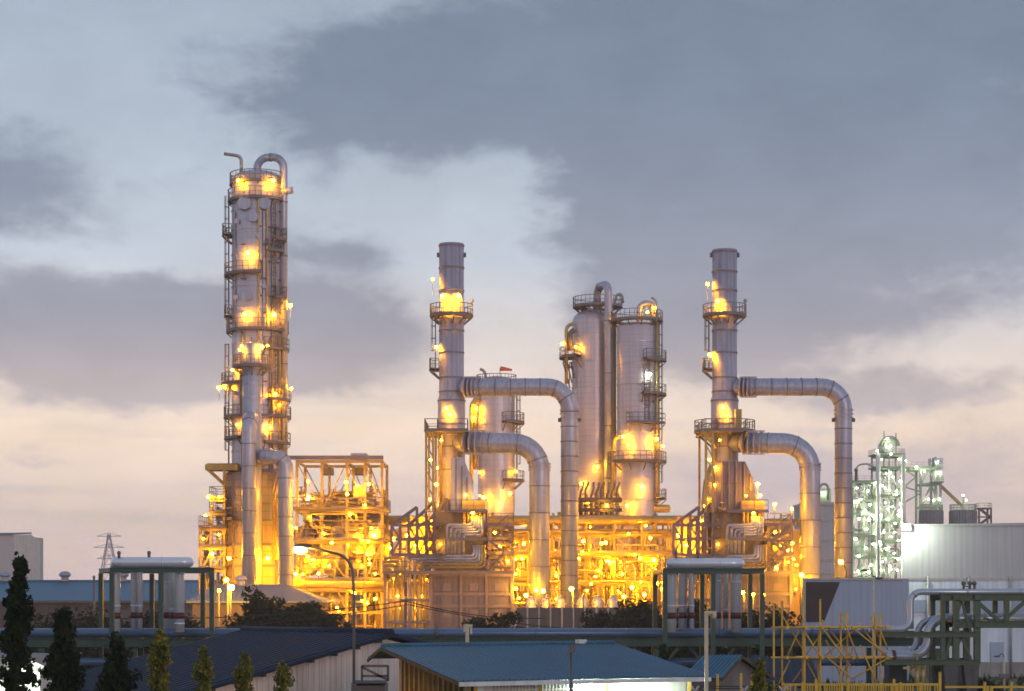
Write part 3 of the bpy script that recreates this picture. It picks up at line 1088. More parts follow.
# access steel left of the casing
D = 203
t = thing('access_tower', 'stair and access tower of open steel beside the round casing', 'access tower', (X(213, D), D + 2, 0))
xs = [X(202, D), X(213, D), X(226, D)]
ys = [D - 1, D + 3.5]
zs = [0, Z(569, D), Z(547, D), Z(528, D), Z(513, D), Z(497, D)]
for x in xs:
    for y in ys:
        zt = Z(466, D) if x == xs[2] else Z(505, D) if x == xs[1] else Z(527, D)
        member(t, 'column', (x, y, 0), (x, y, zt), .3, MAT['cream_steel'])
for i, py in enumerate((569, 547, 528, 513, 499)):
    a = X(200.5 if py > 520 else 211, D)
    rect_floor(t, (a, ys[0] - .4), (X(228, D), ys[1] + .3), Z(py, D), MAT['tower_steel'])
    for y in ys:
        MB().bar((a, y, Z(py, D) - .2), (X(228, D), y, Z(py, D) - .2), .2, .3).build('beam', MAT['cream_steel'], t)
for (a, b, c, d) in ((202, 569, 213, 548), (213, 569, 226, 548), (202, 600, 213, 570), (213, 600, 202, 570), (213, 547, 226, 529), (202, 546, 213, 529)):
    member(t, 'brace', W(a, b, D - 1.02), W(c, d, D - 1.02), .14, MAT['cream_steel'])
m = MB()
for i in range(12):
    p = W(204 + i * .8, 568 - i * 1.75, D + 1)
    m.box(p, .28, 1.0, .06)
m.bar(W(203.5, 568, D + .5), W(213.5, 547, D + .5), .08, .3).bar(W(203.5, 568, D + 1.5), W(213.5, 547, D + 1.5), .08, .3)
m.build('stair', MAT['galv'], t)
for px, py, q in ((211, 499, SD), (222, 499, SB), (214, 556, S), (221, 536, SD), (208, 517, S), (206, 540, SD)):
    lamp(t, (X(px, D), D - 1.7, Z(py, D)), q, .3)
tangle(t, X(203, D), X(226, D), D, D + 3, Z(600, D), Z(510, D), 12, 6, [MAT['process_pipe'], MAT['cream_steel']], (.06, .14), 3)
t = thing('pipe_shelf', 'flat steel shelf bracketed out from the tallest column above the access tower', 'platform', (X(222, D), D, Z(466, D)))
MB().box2(W(205, 470, D - 1.2), W(241, 466, D + 1.5)).build('deck', MAT['cream_steel'], t)
for yy in (D - 1.1, D + 1.3):
    member(t, 'bracket', (X(209, D), yy, Z(470, D) - .05), (X(226, D), yy, Z(486, D)), .2, MAT['cream_steel'])
pipe(t, [W(207, 464.6, D), W(239, 464.6, D)], .14, MAT['process_pipe'])

# ------------------------------------------------------------------ lit steel process frame
D = 200
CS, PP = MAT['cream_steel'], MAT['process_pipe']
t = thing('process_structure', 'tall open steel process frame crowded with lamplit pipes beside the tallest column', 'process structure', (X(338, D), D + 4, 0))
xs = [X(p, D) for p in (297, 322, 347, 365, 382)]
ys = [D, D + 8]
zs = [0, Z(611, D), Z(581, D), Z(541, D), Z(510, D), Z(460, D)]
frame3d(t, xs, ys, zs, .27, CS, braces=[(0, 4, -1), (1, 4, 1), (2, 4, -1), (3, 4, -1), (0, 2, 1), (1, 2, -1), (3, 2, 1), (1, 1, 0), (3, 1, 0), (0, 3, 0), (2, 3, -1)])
for k, z in enumerate(zs[2:5]):
    rect_floor(t, (xs[0] - .4, ys[0] - .8), (xs[-1] + .4, ys[1] + .3), z + .02, MAT['tower_steel'], rails='flr')
MB().box2((X(280, D), D - .5, zs[-1] + .02), (X(383.5, D), D - .1, zs[-1] + .42)).build('crane_beam', MAT['painted_steel'], t)
MB().box2((X(350, D), D + 1, zs[-1] + .05), (X(366, D), D + 3, zs[-1] + .75)).build('roof_hatch', MAT['duct_steel'], t)
for a in (318, 352):
    MB().box2((X(a, D), D + 3, zs[-1] - 1.3), (X(a + 12, D), D + 4.5, zs[-1] - .6)).build('hoist', MAT['dark_steel'], t)
drum_mb((X(339, D), D + 4, Z(566, D)), (X(339, D), D + 4, Z(522, D)), 2.4, n=28).build('vessel', MAT['cladding'], t)
drum_mb((X(303, D), D + 4, Z(570, D)), (X(303, D), D + 4, Z(530, D)), 1.3).build('vessel', MAT['cladding'], t)
drum_mb((X(371, D), D + 4, Z(574, D)), (X(371, D), D + 4, Z(520, D)), 1.0).build('vessel', MAT['cladding'], t)
drum_mb((X(300, D), D + 2, Z(600, D)), (X(345, D), D + 2, Z(600, D)), .9).build('vessel', MAT['cladding'], t)
pipe(t, [W(290, 584.5, D - 1), W(385, 584.5, D - 1)], .36, PP, 'header_pipe', joints=3)
pipe(t, [W(290, 590, D - .9), W(385, 590, D - .9)], .22, PP, 'header_pipe', joints=4)
tangle(t, xs[0], xs[-1], D + .5, D + 7, zs[4] + .3, zs[4] + 2.0, 60, 28, [PP, CS, MAT['galv'], MAT['tower_steel']], (.04, .13), 21, 10)
tangle(t, xs[0], xs[-1], D - .4, D + 7, zs[3], zs[4] - .4, 46, 12, [PP, CS, MAT['tower_steel']], (.04, .13), 22, 5)
tangle(t, xs[0], xs[-1], D - .4, D + 7, zs[2], zs[3] - .4, 46, 12, [PP, CS, MAT['tower_steel']], (.04, .13), 23, 5)
tangle(t, xs[0], xs[-1], D - .4, D + 7, .5, zs[2] - .6, 46, 12, [PP, CS, MAT['tower_steel']], (.04, .14), 24, 5)
for px, py, q in ((286, 491, SB), (309, 483, SD), (347, 484, SD), (358, 488, SD), (370, 486, SD), (365, 491, SD), (366, 507, SD), (351, 516, SD), (310, 518, S),
                  (363, 542, SD), (369, 543, SD), (370, 560, SD), (363, 567, SD), (309, 558, S), (349, 546, S), (320, 592, S), (356, 594, SB), (363, 602, SD), (368, 604, SD), (330, 567, S),
                  (325, 535, S), (376, 575, S), (304, 575, S), (340, 612, S), (312, 610, S)):
    lamp(t, (X(px, D), D - 1.1 + rng.uniform(-.3, .4), Z(py, D)), q, .26 if q is not SB else .34)
for px, py in ((305, 500), (350, 528), (310, 560), (352, 570), (330, 600), (372, 536), (330, 505), (365, 555)):
    lamp(t, (X(px, D), D + 2.5, Z(py, D)), MAT['sodium_flood'], .36)
for px, py in ((306, 603), (322, 575), (340, 608), (356, 594), (378, 600), (372, 565), (300, 530), (335, 545), (312, 500), (350, 497), (374, 530)):
    p = Vector((X(px, D), D - 3.4, Z(py, D)))
    member(t, 'fill_lamp_bracket', p + Vector((0, .1, .45)), Vector((p.x, D - .2, p.z + .6)), .08, CS)
    lamp(t, p, MAT['sodium_bright'], .3)  # fill lamps added on arms before the frame to deepen its orange

# ------------------------------------------------------------------ long pipe rack
D = 211
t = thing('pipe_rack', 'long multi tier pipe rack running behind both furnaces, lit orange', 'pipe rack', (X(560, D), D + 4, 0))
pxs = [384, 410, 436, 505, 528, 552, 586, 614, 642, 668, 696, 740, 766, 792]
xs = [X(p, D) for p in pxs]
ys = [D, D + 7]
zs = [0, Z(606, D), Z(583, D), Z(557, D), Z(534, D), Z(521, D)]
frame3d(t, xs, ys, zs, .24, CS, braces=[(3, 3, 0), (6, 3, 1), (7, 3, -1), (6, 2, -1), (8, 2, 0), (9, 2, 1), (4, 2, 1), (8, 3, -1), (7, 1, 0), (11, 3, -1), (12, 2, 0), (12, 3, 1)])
pipe(t, [W(372, 519.5, D - .5), W(712, 519.5, D - .5)], .42, PP, 'header_pipe', joints=6, n=16)
pipe(t, [W(372, 522.5, D + 1.2), W(800, 522, D + 1.2)], .34, PP, 'header_pipe', joints=6, n=16)
for k in range(22):
    lev = rng.choice([4, 3, 2, 1])
    z = zs[lev] + rng.uniform(.15, .5)
    yy = rng.uniform(D + .4, D + 6.5) if k > 7 else D - .3 - rng.uniform(0, .4)
    a, b = sorted((rng.uniform(380, 560), rng.uniform(560, 790)))
    pts = [(X(a, D), yy, z + rng.choice([-3, 0, 2.0])), (X(a, D), yy, z), (X(b, D), yy, z), (X(b, D), yy, z + rng.choice([-3, 2.0, -5]))]
    pipe(t, pts, rng.uniform(.1, .26), PP, n=8, bend=.5, joints=5)
for a, b, s_ in ((505, 560, 31), (560, 614, 32), (614, 670, 33)):
    tangle(t, X(a, D), X(b, D), D - .5, D + 7, .5, zs[4], 72, 22, [PP, CS, MAT['galv'], MAT['tower_steel'], MAT['tower_steel']], (.04, .13), s_, 7)
tangle(t, X(384, D), X(436, D), D - .5, D + 6, .5, zs[4], 40, 12, [PP, CS, MAT['tower_steel']], (.04, .13), 34, 4)
tangle(t, X(740, D), X(795, D), D - .5, D + 6, .5, zs[4], 52, 14, [PP, CS, MAT['tower_steel']], (.04, .13), 35, 4)
for z in zs[2:5]:
    MB().box2((xs[3] - .3, D + 4.4, z + .02), (xs[10], D + 6.8, z + .14)).build('walkway', MAT['galv'], t)
for px, py, q in ((392, 596, SD), (389, 560, SD), (516, 575, S), (522, 560, S), (530, 586, S), (541, 545, SD), (556, 577, S), (582, 553, S), (590, 528, SD), (601, 545, SD), (610, 565, S), (622, 575, S), (634, 556, SD),
                  (640, 583, S), (653, 562, SB), (613, 563, S), (598, 572, S), (566, 530, SD), (628, 535, S), (660, 590, S), (572, 585, S), (748, 545, S), (771, 541, SB), (778, 532, SD),
                  (790, 551, SD), (764, 577, S), (795, 566, S), (780, 598, S), (753, 562, S), (519, 599, S), (645, 527, SD), (505, 545, S)):
    lamp(t, (X(px, D), D - 1.2 + rng.uniform(-.4, .5), Z(py, D)), q, .27 if q is not SB else .36)
for k in range(14):
    lamp(t, (X(510 + k * 12.4, D), D + 3.3, Z(rng.uniform(530, 600), D)), MAT['sodium_flood'], .36)
for k in range(5):
    lamp(t, (X(745 + k * 12, D), D + 3.3, Z(rng.uniform(535, 600), D)), MAT['sodium_flood'], .36)
for px, py in ((512, 590), (524, 545), (556, 600), (590, 585), (604, 545), (622, 598), (638, 560), (655, 585), (648, 540), (578, 560), (394, 590), (392, 550), (755, 590), (772, 560), (786, 590)):
    p = Vector((X(px, D), D - 3.6, Z(py, D)))
    member(t, 'fill_lamp_bracket', p + Vector((0, .1, .45)), Vector((p.x, D - .2, p.z + .6)), .08, CS)
    lamp(t, p, MAT['sodium_bright'], .3)  # added fill lamps washing the front of the rack orange
for px, py in ((392, 540), (400, 575), (425, 600)):
    lamp(t, (X(px, D), D + 3.3, Z(py, D)), MAT['sodium_flood'], .34)

# added pale wall behind the rack, there to catch the orange lamplight
D = 232
t = thing('light_catch_wall', 'long low added backing wall behind the pipe rack, catching orange lamplight', 'building', (X(590, D), D + 5, 0))
MB().box2((X(372, D), D, 0), (X(806, D), D + 10, Z(531, D))).build('wall', MAT['cream_steel'], t, org=(X(372, D), D, 0))  # added backing wall
MB().box2((X(371, D), D - .4, Z(531, D) + .01), (X(807, D), D + 10.4, Z(529, D))).build('roof', MAT['galv'], t)  # top of the added backing wall
for k in range(26):
    x = X(374 + k * 17, D)
    MB().box2((x, D - .25, 0), (x + .3, D - .01, Z(532, D))).build('pilaster', MAT['cream_steel'], t)
for k in range(17):
    lamp(t, (X(384 + k * 25, D), D - 2.0, Z(545 + (k * 17) % 40, D)), MAT['sodium_flood'], .32)  # added floods that light the backing wall

# vessels standing in the yard behind the rack
GY = 'vessels standing behind the long pipe rack'
for px, rp, top, lab in ((520, 9, 548, 'squat lamplit vessel behind the pipe rack beside the wide flue duct'),
                         (553, 10, 538, 'round topped vessel behind the rack between the two flue ducts'),
                         (588, 12, 533, 'stout vessel behind the rack below the domed column'),
                         (622, 9, 541, 'vessel behind the rack straight below the platformed column'),
                         (655, 11, 536, 'last vessel behind the rack before the second furnace'),
                         (398, 11, 545, 'vessel behind the rack between the steel frame and the first furnace'),
                         (772, 12, 545, 'vessel behind the rack glimpsed past the second furnace')):
    D = 224
    v = thing('process_vessel', lab, 'vessel', (X(px, D), D, 0), GY)
    x, y, r, zt = shell(v, px, D, rp, top, [top + 14, top + 30, top + 44], MAT['cladding'], dome=rp * .5, n=24)
    pipe(v, [(x, y, zt), (x, y, zt + 2.0), (x + r * 1.5, y, zt + 2.0), (x + r * 1.5, y, 1)], .16, PP, 'outlet_pipe', bend=.5, n=8)
    lamp(v, (x - r * .3, y - r - .8, zt - 2.5), S, .3)

# ------------------------------------------------------------------ column behind the first duct
D = 226
t = thing('regenerator_column', 'stout domed column behind the first furnace flue with a red windsock at its top', 'column', (X(496.5, D), D, 0))
x, y, r, zt = shell(t, 496.5, D, 18.5, 385, [397, 425, 450, 468, 486, 500], MAT['cladding'], dome=9, n=36)
platform(t, (x, y, Z(386, D)), r - .6, .8, -180, 180, MAT['tower_steel'])
platform(t, (x, y, Z(424, D)), r, 1.1, -70, 40, MAT['tower_steel'])
platform(t, (x, y, Z(482, D)), r, 1.1, -70, 20, MAT['tower_steel'])
ladder(t, (x + r + .2, y - .5), Z(482, D), Z(386, D), (1, -.2), MAT['tower_steel'])
pipe(t, [(x - r * 1.0 - .3, y - .6, Z(470, D)), (x - r - .3, y - .6, Z(396, D)), (x - r * .5, y - .6, Z(393, D))], .3, PP, 'riser_pipe', bend=.7)
pipe(t, [(x - r * 1.25 - .2, y - .9, Z(500, D)), (x - r * 1.25 - .2, y - .9, Z(402, D)), (x - r * .9, y - .9, Z(399, D))], .22, PP, 'riser_pipe', bend=.7)
pipe(t, [(X(486, D), y, Z(380, D)), (X(485, D), y, Z(371, D)), (X(480, D), y, Z(369, D))], .16, MAT['galv'], 'davit_arm', bend=.4)
for px, py, q in ((476, 411, S), (480, 474, SD), (516, 473, SD), (510, 496, S), (484, 500, S), (500, 505, SB), (474, 420, SD)):
    lamp(t, (X(px, D), y - r - .9 if 480 < px < 512 else y - 1.4, Z(py, D)), q, .32)
t = thing('windsock', 'small red windsock on a thin mast above the stout domed column', 'windsock', (X(500, D), D, Z(376, D)))
member(t, 'mast', W(500, 377, D), W(500, 368, D), .1, MAT['galv'])
MB().tube([W(500.2, 368.6, D), W(505, 369.0, D), W(512, 370.0, D)], [.28, .22, .12], 10).build('sock', MAT['red_cloth'], t)

# ------------------------------------------------------------------ twin columns
D = 232
t = thing('domed_column', 'broad domed column with a tall overhead pipe arching over its crown', 'column', (X(592.5, D), D, 0))
x, y, r, zt = shell(t, 592.5, D, 20.5, 323, [337, 362, 388, 413, 437, 462, 486], MAT['cladding'], dome=14, n=40)
platform(t, (x + .6, y, Z(308, D)), r * .55, 1.6, -180, 180, MAT['tower_steel'])
s_ = D / F
pipe(t, [(X(597, D), y - .6, Z(312, D)), (X(597, D), y - .6, Z(288, D)), (X(607, D), y - r - .8, Z(288, D)), (X(607, D), y - r - .8, 1.0)], .46, MAT['duct_steel'], 'overhead_pipe', bend=1.0, n=16, joints=6)
pipe(t, [(X(613.5, D), y - 1.5, Z(315, D)), (X(613.5, D), y - 1.5, Z(500, D))], .26, PP, 'riser_pipe', joints=5)
pipe(t, [(X(612, D), y, Z(311, D)), (X(617, D), y, Z(294, D)), (X(622, D), y, Z(294, D)), (X(623, D), y, Z(303, D))], .16, MAT['galv'], 'davit_arm', bend=.5)
platform(t, (x, y, Z(359, D)), r, 1.5, -205, -125, MAT['tower_steel'])
pipe(t, [(X(566, D), y - 1.2, Z(385, D)), (X(566, D), y - 1.2, Z(327, D)), (X(573, D), y - 1.2, Z(325, D))], .2, PP, 'riser_pipe', bend=.6)
pipe(t, [(X(570, D), y - 1.4, Z(352, D)), (X(570, D), y - 1.4, Z(333, D)), (X(574, D), y - 1.4, Z(332, D))], .3, MAT['dark_steel'], 'relief_valve', bend=.4)
for k in range(3):
    member(t, 'bracket', W(563 + k * 4, 362, D - 1.5), W(570 + k * 2, 388 - k * 5, D - 1), .16, MAT['dark_steel'])
ladder(t, (x - r - .3, y + .3), Z(500, D), Z(362, D), (-1, 0), MAT['tower_steel'])
for px, py, q in ((562, 346, SD), (575, 350, SB), (566, 352, S), (580, 486, S), (596, 470, S), (586, 505, S)):
    dx = X(px, D) - x
    lamp(t, (x + dx, y - sqrt(max(.6, (r + .3) ** 2 - dx * dx)) - (.7 if px > 574 else .4), Z(py, D)), q, .36)

D = 228
t = thing('platformed_column', 'column with many ladders and platforms up one side, next to the broad domed column', 'column', (X(637, D), D, 0))
x, y, r, zt = shell(t, 637, D, 20, 327, [343, 365, 385, 408, 432, 455, 478, 500], MAT['cladding'], dome=5, n=40)
platform(t, (x, y, Z(322, D)), r - .4, 1.1, -180, 180, MAT['tower_steel'])
for py, a0, a1 in ((362, -75, 10), (396, -80, 25), (425, -115, -20), (463, -180, 30), (500, -35, 30)):
    platform(t, (x, y, Z(py, D)), r, 1.1, a0, a1, MAT['tower_steel'])
ladder(t, (x + r + .2, y - .4), Z(500, D), Z(318, D), (1, -.2), MAT['tower_steel'])
ladder(t, (x + r * .45, y - r * .93), Z(425, D), Z(362, D), (.4, -.9), MAT['tower_steel'])
pipe(t, [(X(639.5, D), y - .4, Z(322, D)), (X(639.5, D), y - .4, Z(304, D)), (X(653, D), y - .4, Z(304, D)), (X(653, D), y - .4, Z(326, D))], .36, MAT['duct_steel'], 'overhead_pipe', bend=.74, n=16)
pipe(t, [(X(613, D), y - 1.5, Z(505, D)), (X(613, D), y - 1.5, Z(440, D)), (X(620, D), y - 1.5, Z(437, D))], .22, PP, 'riser_pipe', bend=.5)
pipe(t, [(X(656, D), y - 1.3, Z(320, D)), (X(656, D), y - 1.3, Z(505, D))], .16, PP, 'riser_pipe', joints=5)
pipe(t, [(X(655, D), y - 2, Z(324, D)), (X(655, D), y - 2, Z(303, D)), (X(650, D), y - 2, Z(300, D))], .14, MAT['galv'], 'davit_arm', bend=.4)
drum_mb((X(652, D), y - 1, Z(509, D)), (X(668, D), y - 1, Z(509, D)), .45).build('reboiler', PP, t)
for px, py, q in ((646, 316, SD), (622, 440, SB), (655, 442, SB), (627, 448, SD), (652, 312, SD), (640, 490, S), (626, 508, S), (662, 448, SD)):
    dx = X(px, D) - x
    yy = y - sqrt(max(.6, (r + .5) ** 2 - dx * dx)) - .6 if py > 320 else y - 2.2
    lamp(t, (x + dx, yy, Z(py, D)), q, .36)
lamp(t, (X(648, D), y - r - .2, Z(378, D)), MAT['white_lamp'], .4)
t = thing('pipe_manifold', 'dark manifold of valves and bent pipes at the foot of the twin columns', 'manifold', (X(596, 222), 222, Z(516, 222)))
D = 222
for k in range(9):
    px = 575 + k * 5.2
    pipe(t, [W(px, 517, D), W(px, 497 - (k % 3) * 4, D), W(px + 3, 490 - (k % 3) * 3, D), W(px + 3, 482, D)], .12, MAT['tower_steel'], n=8, bend=.3)
    pipe(t, [W(px + 2, 517, D + .6), W(px + 2, 494 + (k % 2) * 5, D + .6), W(px - 4, 494 + (k % 2) * 5, D + .6)], .08, PP, n=8, bend=.25)
    valve_mb(W(px, 505, D - .3), .26).build('valve', MAT['tower_steel'], t)
pipe(t, [W(572, 500, D - .4), W(622, 500, D - .4)], .26, MAT['dark_steel'], 'header_pipe', joints=1.5)
pipe(t, [W(572, 510, D - .4), W(622, 510, D - .4)], .22, MAT['dark_steel'], 'header_pipe', joints=1.5)
rect_floor(t, (X(570, D), D - 1), (X(624, D), D + 2), Z(518, D), MAT['dark_steel'], rails='f')
for px in (571, 597, 623):
    member(t, 'column', (X(px, D), D + 1.9, 0), (X(px, D), D + 1.9, Z(518, D)), .3, CS)
lamp(t, W(607, 507, D - 1.3), SD, .3)


# ------------------------------------------------------------------ the two furnaces
def furnace(off, first):
    global SHIFT
    SHIFT = Vector((off, 0, 0))
    word = 'first' if first else 'second'
    tell = ('near the lit steel frame, side fed by an angular duct', 'behind the raised pipe loop, crowned by a bell shaped hood')[0 if first else 1]
    PS, HW = MAT['painted_steel'], MAT['heater_wall']
    D = 193
    t = thing('process_furnace', 'boxy lilac walled furnace ' + tell, 'furnace', (X(472, D), D + 4, 0))
    x0, x1 = X(432, D), X(512, D)
    zb = Z(573, D)
    MB().box2((x0, D, .3), (x1, D + 9, zb)).build('radiant_box', HW, t, org=(x0, D, 0))
    MB().box2((x0 - .3, D - .3, 0), (x1 + .3, D + 9.3, .3)).build('plinth', MAT['concrete'], t)
    for px in (432, 461, 486.5, 512):
        MB().bar((X(px, D), D - .12, .3), (X(px, D), D - .12, zb + .15), .26, .2).build('buckstay', PS, t)
    for py in (575, 594, 606, 632):
        MB().bar((x0 - .15, D - .1, Z(py, D)), (x1 + .15, D - .1, Z(py, D)), .14, .28).build('girt', PS, t)
    for px in (447, 474, 499):
        for py in (587, 613):
            MB().box2((X(px, D) - .4, D - .06, Z(py, D) - .35), (X(px, D) + .4, D + .1, Z(py, D) + .35)).build('peep_door', MAT['painted_steel'], t)
    rect_floor(t, (X(384, D), D - 3.0), (X(514, D), D - 2.1), zb - .1, MAT['tower_steel'], 'walkway', 'fb')
    rect_floor(t, (X(448, D), D - 2.2), (X(490, D), D - 1.5), Z(541, D), MAT['tower_steel'], 'walkway', 'f')
    rect_floor(t, (X(446, D), D - 1.6), (X(488, D), D - .7), Z(513, D), MAT['tower_steel'], 'walkway', 'f')
    for (a, b, c, d) in ((486, 573, 504, 553), (504, 552, 489, 541), (492, 541, 508, 526), (424, 573, 446, 556)):
        m = MB()
        p, q = Vector((X(a, D), D - 2.4, Z(b, D))), Vector((X(c, D), D - 2.4, Z(d, D)))
        for yy in (0, .8):
            o = Vector((0, yy, 0))
            m.bar(p + o, q + o, .07, .22).bar(p + o + Vector((0, 0, 1)), q + o + Vector((0, 0, 1)), .06)
            for k in range(5):
                e = p.lerp(q, k / 4) + o
                m.bar(e, e + Vector((0, 0, 1)), .05)
        for k in range(1, 10):
            e = p.lerp(q, k / 10)
            m.box(e + Vector((0, .4, 0)), .25, .72, .04)
        m.build('stair', MAT['truss_steel'], t)
    # convection section
    MB().box2((X(434, D), D + 1.2, zb + .02), (X(487, D), D + 7.6, Z(511, D))).build('convection_box', MAT['dark_steel'], t)
    # flue hood below the stack
    if first:
        MB().prism([(X(451, D), Z(512, D) + .02), (X(473, D), Z(512, D) + .02), (X(472, D), Z(483, D)), (X(470, D), Z(474, D)), (X(463, D), Z(457, D)), (X(451, D), Z(457, D))], D + .6, D + 5.5).build('flue_hood', MAT['duct_steel'], t)
        for px, py in ((456, 458), (462, 466), (467, 477)):
            member(t, 'hood_rib', (X(px, D), D + .5, Z(py, D)), (X(px, D), D + .5, Z(511, D)), .12, PS)
    else:
        MB().prism([(X(429, D), Z(512, D) + .02), (X(479, D), Z(512, D) + .02), (X(478, D), Z(498, D)), (X(475, D), Z(478, D)), (X(467, D), Z(461, D)), (X(437, D), Z(461, D)), (X(431, D), Z(478, D)), (X(429, D), Z(498, D))], D + .6, D + 6.5).build('flue_hood', MAT['heater_wall'], t)
        for px, py in ((437, 464), (444, 461), (451, 461), (458, 461), (466, 463), (472, 476)):
            member(t, 'hood_rib', (X(px, D), D + .5, Z(py, D)), (X(px, D), D + .5, Z(511, D)), .12, PS)
    # yellow header box and its row of tubes
    MB().box2((X(462, D), D - .6, Z(512.5, D)), (X(485.5, D), D + 1.0, Z(501, D))).build('header_box', CS, t)
    for k in range(6):
        px = 464.5 + k * 3.9
        pipe(t, [W(px, 512, D - .25), W(px, 526, D - .25)], .13, PP, 'header_tube', n=8)
    # nested crossover pipes
    dk = MAT['duct_steel']
    for k in range(5):
        o = k * 4.0
        pipe(t, [W(447 + o, 556, D - 1 - .02 * k), W(447 + o, 525 + o * .62, D - 1 - .02 * k), W(472 + o * .62, 525 + o * .62, D - 1 - .02 * k), W(472 + o * .62, 516, D - 1 - .02 * k)], .145, dk, 'crossover_pipe', n=8, bend=.3)
    for k in range(5):
        o = k * 3.5
        pipe(t, [W(405 + o * 1.4, 585, D - 1.6), W(405 + o * 1.4, 556 + o * .78, D - 1.6), W(474 + o * .74, 556 + o * .78, D - 1.6), W(474 + o * .74, 545, D - 1.6)], .145, dk if k < 3 else PP, 'crossover_pipe', n=8, bend=.35)
    for k in range(4):
        pipe(t, [W(384, 558 + 3.6 * k, D - 1.9), W(402 - 3.4 * k, 558 + 3.6 * k, D - 1.9), W(402 - 3.4 * k, 588, D - 1.9)], .145, PP, 'crossover_pipe', n=8, bend=.35)
    for k in range(6):
        px = 390 + k * 7.2
        drum_mb(W(px, 640, D - .6), W(px, 583, D - .6), .28, n=12).build('burner_riser', PP, t)
        valve_mb(W(px, 578, D - .9), .3).build('valve', MAT['dark_steel'], t)
    for py in (576, 600, 622):
        MB().bar(W(386, py, D - 1), W(434, py, D - 1), .2, .25).build('girt', PS, t)
    for px in (386, 410, 431):
        for yy in (D - 1.2, D + 7):
            member(t, 'column', (X(px, D), yy, 0), (X(px, D), yy, Z(556, D)), .26, PS)
    tangle(t, X(388, D), X(431, D), D - .2, D + 6, .5, Z(560, D), 14, 4, [PP, CS], (.08, .18), 41 if first else 42, 2)
    # sloping stair trusses
    MB().box2((X(404, D), D + 6.2, Z(556, D)), (X(450, D), D + 6.5, Z(514, D))).build('light_catch_panel', CS, t)  # added pale panel catching light behind the trusses
    for px, py in ((412, 545), (428, 520), (440, 540), (424, 548), (404, 535)):
        lamp(t, (X(px, D), D + 5.2, Z(py, D)), MAT['sodium_flood'], .26)  # lamps added to light that panel
    for i, (pa, pb, yy, h0, h1) in enumerate(((393, 418, D - 2.0, 526, 508), (409.4, 434.5, D - .2, 525, 502), (426, 446, D + 2.2, 523, 497))):
        zl = Z(555, D)
        n = 4
        member(t, 'truss_chord', (X(pa, D), yy, zl), (X(pb + 8, D), yy, zl), .26, MAT['truss_steel'])
        member(t, 'truss_chord', (X(pa, D), yy, Z(540, D)), (X(pb + 6, D), yy, Z(538, D)), .2, MAT['truss_steel'])
        member(t, 'truss_chord', (X(pa, D), yy, Z(h0, D)), (X(pb, D), yy, Z(h1, D)), .3, MAT['truss_steel'])
        member(t, 'truss_chord', (X(pa, D), yy, Z(h0, D)), (X(pb + 8, D), yy, Z(h0, D)), .22, MAT['truss_steel'])
        for k in range(n):
            px = pa + (pb - pa) * k / (n - 1)
            zt_ = Z(h0 + (h1 - h0) * k / (n - 1), D)
            member(t, 'truss_post', (X(px, D), yy, zl), (X(px, D), yy, zt_), .25, MAT['truss_steel'])
            if k < n - 1 and k % 2 == i % 2:
                px2 = pa + (pb - pa) * (k + 1) / (n - 1)
                member(t, 'truss_diagonal', (X(px, D), yy, zl), (X(px2, D), yy, Z(540, D)), .17, MAT['truss_steel'])
                member(t, 'truss_diagonal', (X(px2, D), yy, Z(540, D)), (X(px, D), yy, Z(h0, D)), .17, MAT['truss_steel'])
    for py in (555, 540, 524):
        for pxa in (394, 418):
            member(t, 'truss_tie', (X(pxa, D), D - 2.0, Z(py, D)), (X(pxa + 20, D), D + 4.6, Z(py, D)), .14, MAT['truss_steel'])
    rect_floor(t, (X(420, D), D - 2), (X(447, D), D + .6), Z(556, D), MAT['dark_steel'], rails='')
    rect_floor(t, (X(422, D), D + .2), (X(446, D), D + 1.1), Z(524, D), MAT['dark_steel'], rails='f')
    tangle(t, X(424, D), X(446, D), D + .5, D + 4, Z(552, D), Z(505, D), 14, 5, [PS, PS, PP], (.07, .16), 43 if first else 44)
    # braced bay on the far side
    xs = [X(490, D), X(501, D), X(512, D)]
    zs = [zb, Z(556, D), Z(540, D), Z(526, D)]
    frame3d(t, xs, [D + .5, D + 6], zs, .26, PS, braces=[(0, 0, 1), (1, 0, -1), (0, 1, -1), (1, 1, 1), (0, 2, 0), (1, 2, 1)])
    for z in zs[1:]:
        rect_floor(t, (X(488, D), D - .3), (X(514, D), D + 6.3), z + .02, MAT['dark_steel'], rails='fr')
    MB().bar(W(484, 524.5, D - .7), W(514, 524.5, D - .7), .2, .3).build('girt', PS, t)
    MB().bar(W(484, 553, D - .7), W(514, 553, D - .7), .2, .3).build('girt', PS, t)
    tangle(t, X(490, D), X(512, D), D - .2, D + 5, zb + .2, Z(526, D), 12, 5, [PP, CS, PS], (.06, .16), 45 if first else 46, 2)
    for k, (px, py, q, dd) in enumerate(((473, 515, S, -1.5), (466, 497, SD, -1.2), (480, 497, S, -1.0), (500, 548, S, -1.0), (495, 534, SD, -.9), (508, 563, S, -1.), 
                                         (420, 598, S, 1.4), (399, 597, S, -2.2), (394, 580, S, 1.2), (425, 580, S, 1.2), (410, 610, S, 1), (440, 545, S, .6), (516, 590, S, -.8), (516, 560, S, .8), (430, 506, S, 3.5))):
        if not first and px in (420, 399, 425) and py > 570: continue
        lamp(t, (X(px, D), D + dd, Z(py, D)), q, .25 if dd > 0 else .28)
    if not first:
        for px, py in ((478, 486), (495, 506), (512, 510)):
            member(t, 'lamp_post', (X(px, D), D - .5, Z(py + 22, D)), (X(px, D), D - .5, Z(py - 1, D)), .1, PS)
            lamp(t, (X(px, D), D - .8, Z(py, D)), S, .34)

    # ---------------- the stack itself
    D = 197
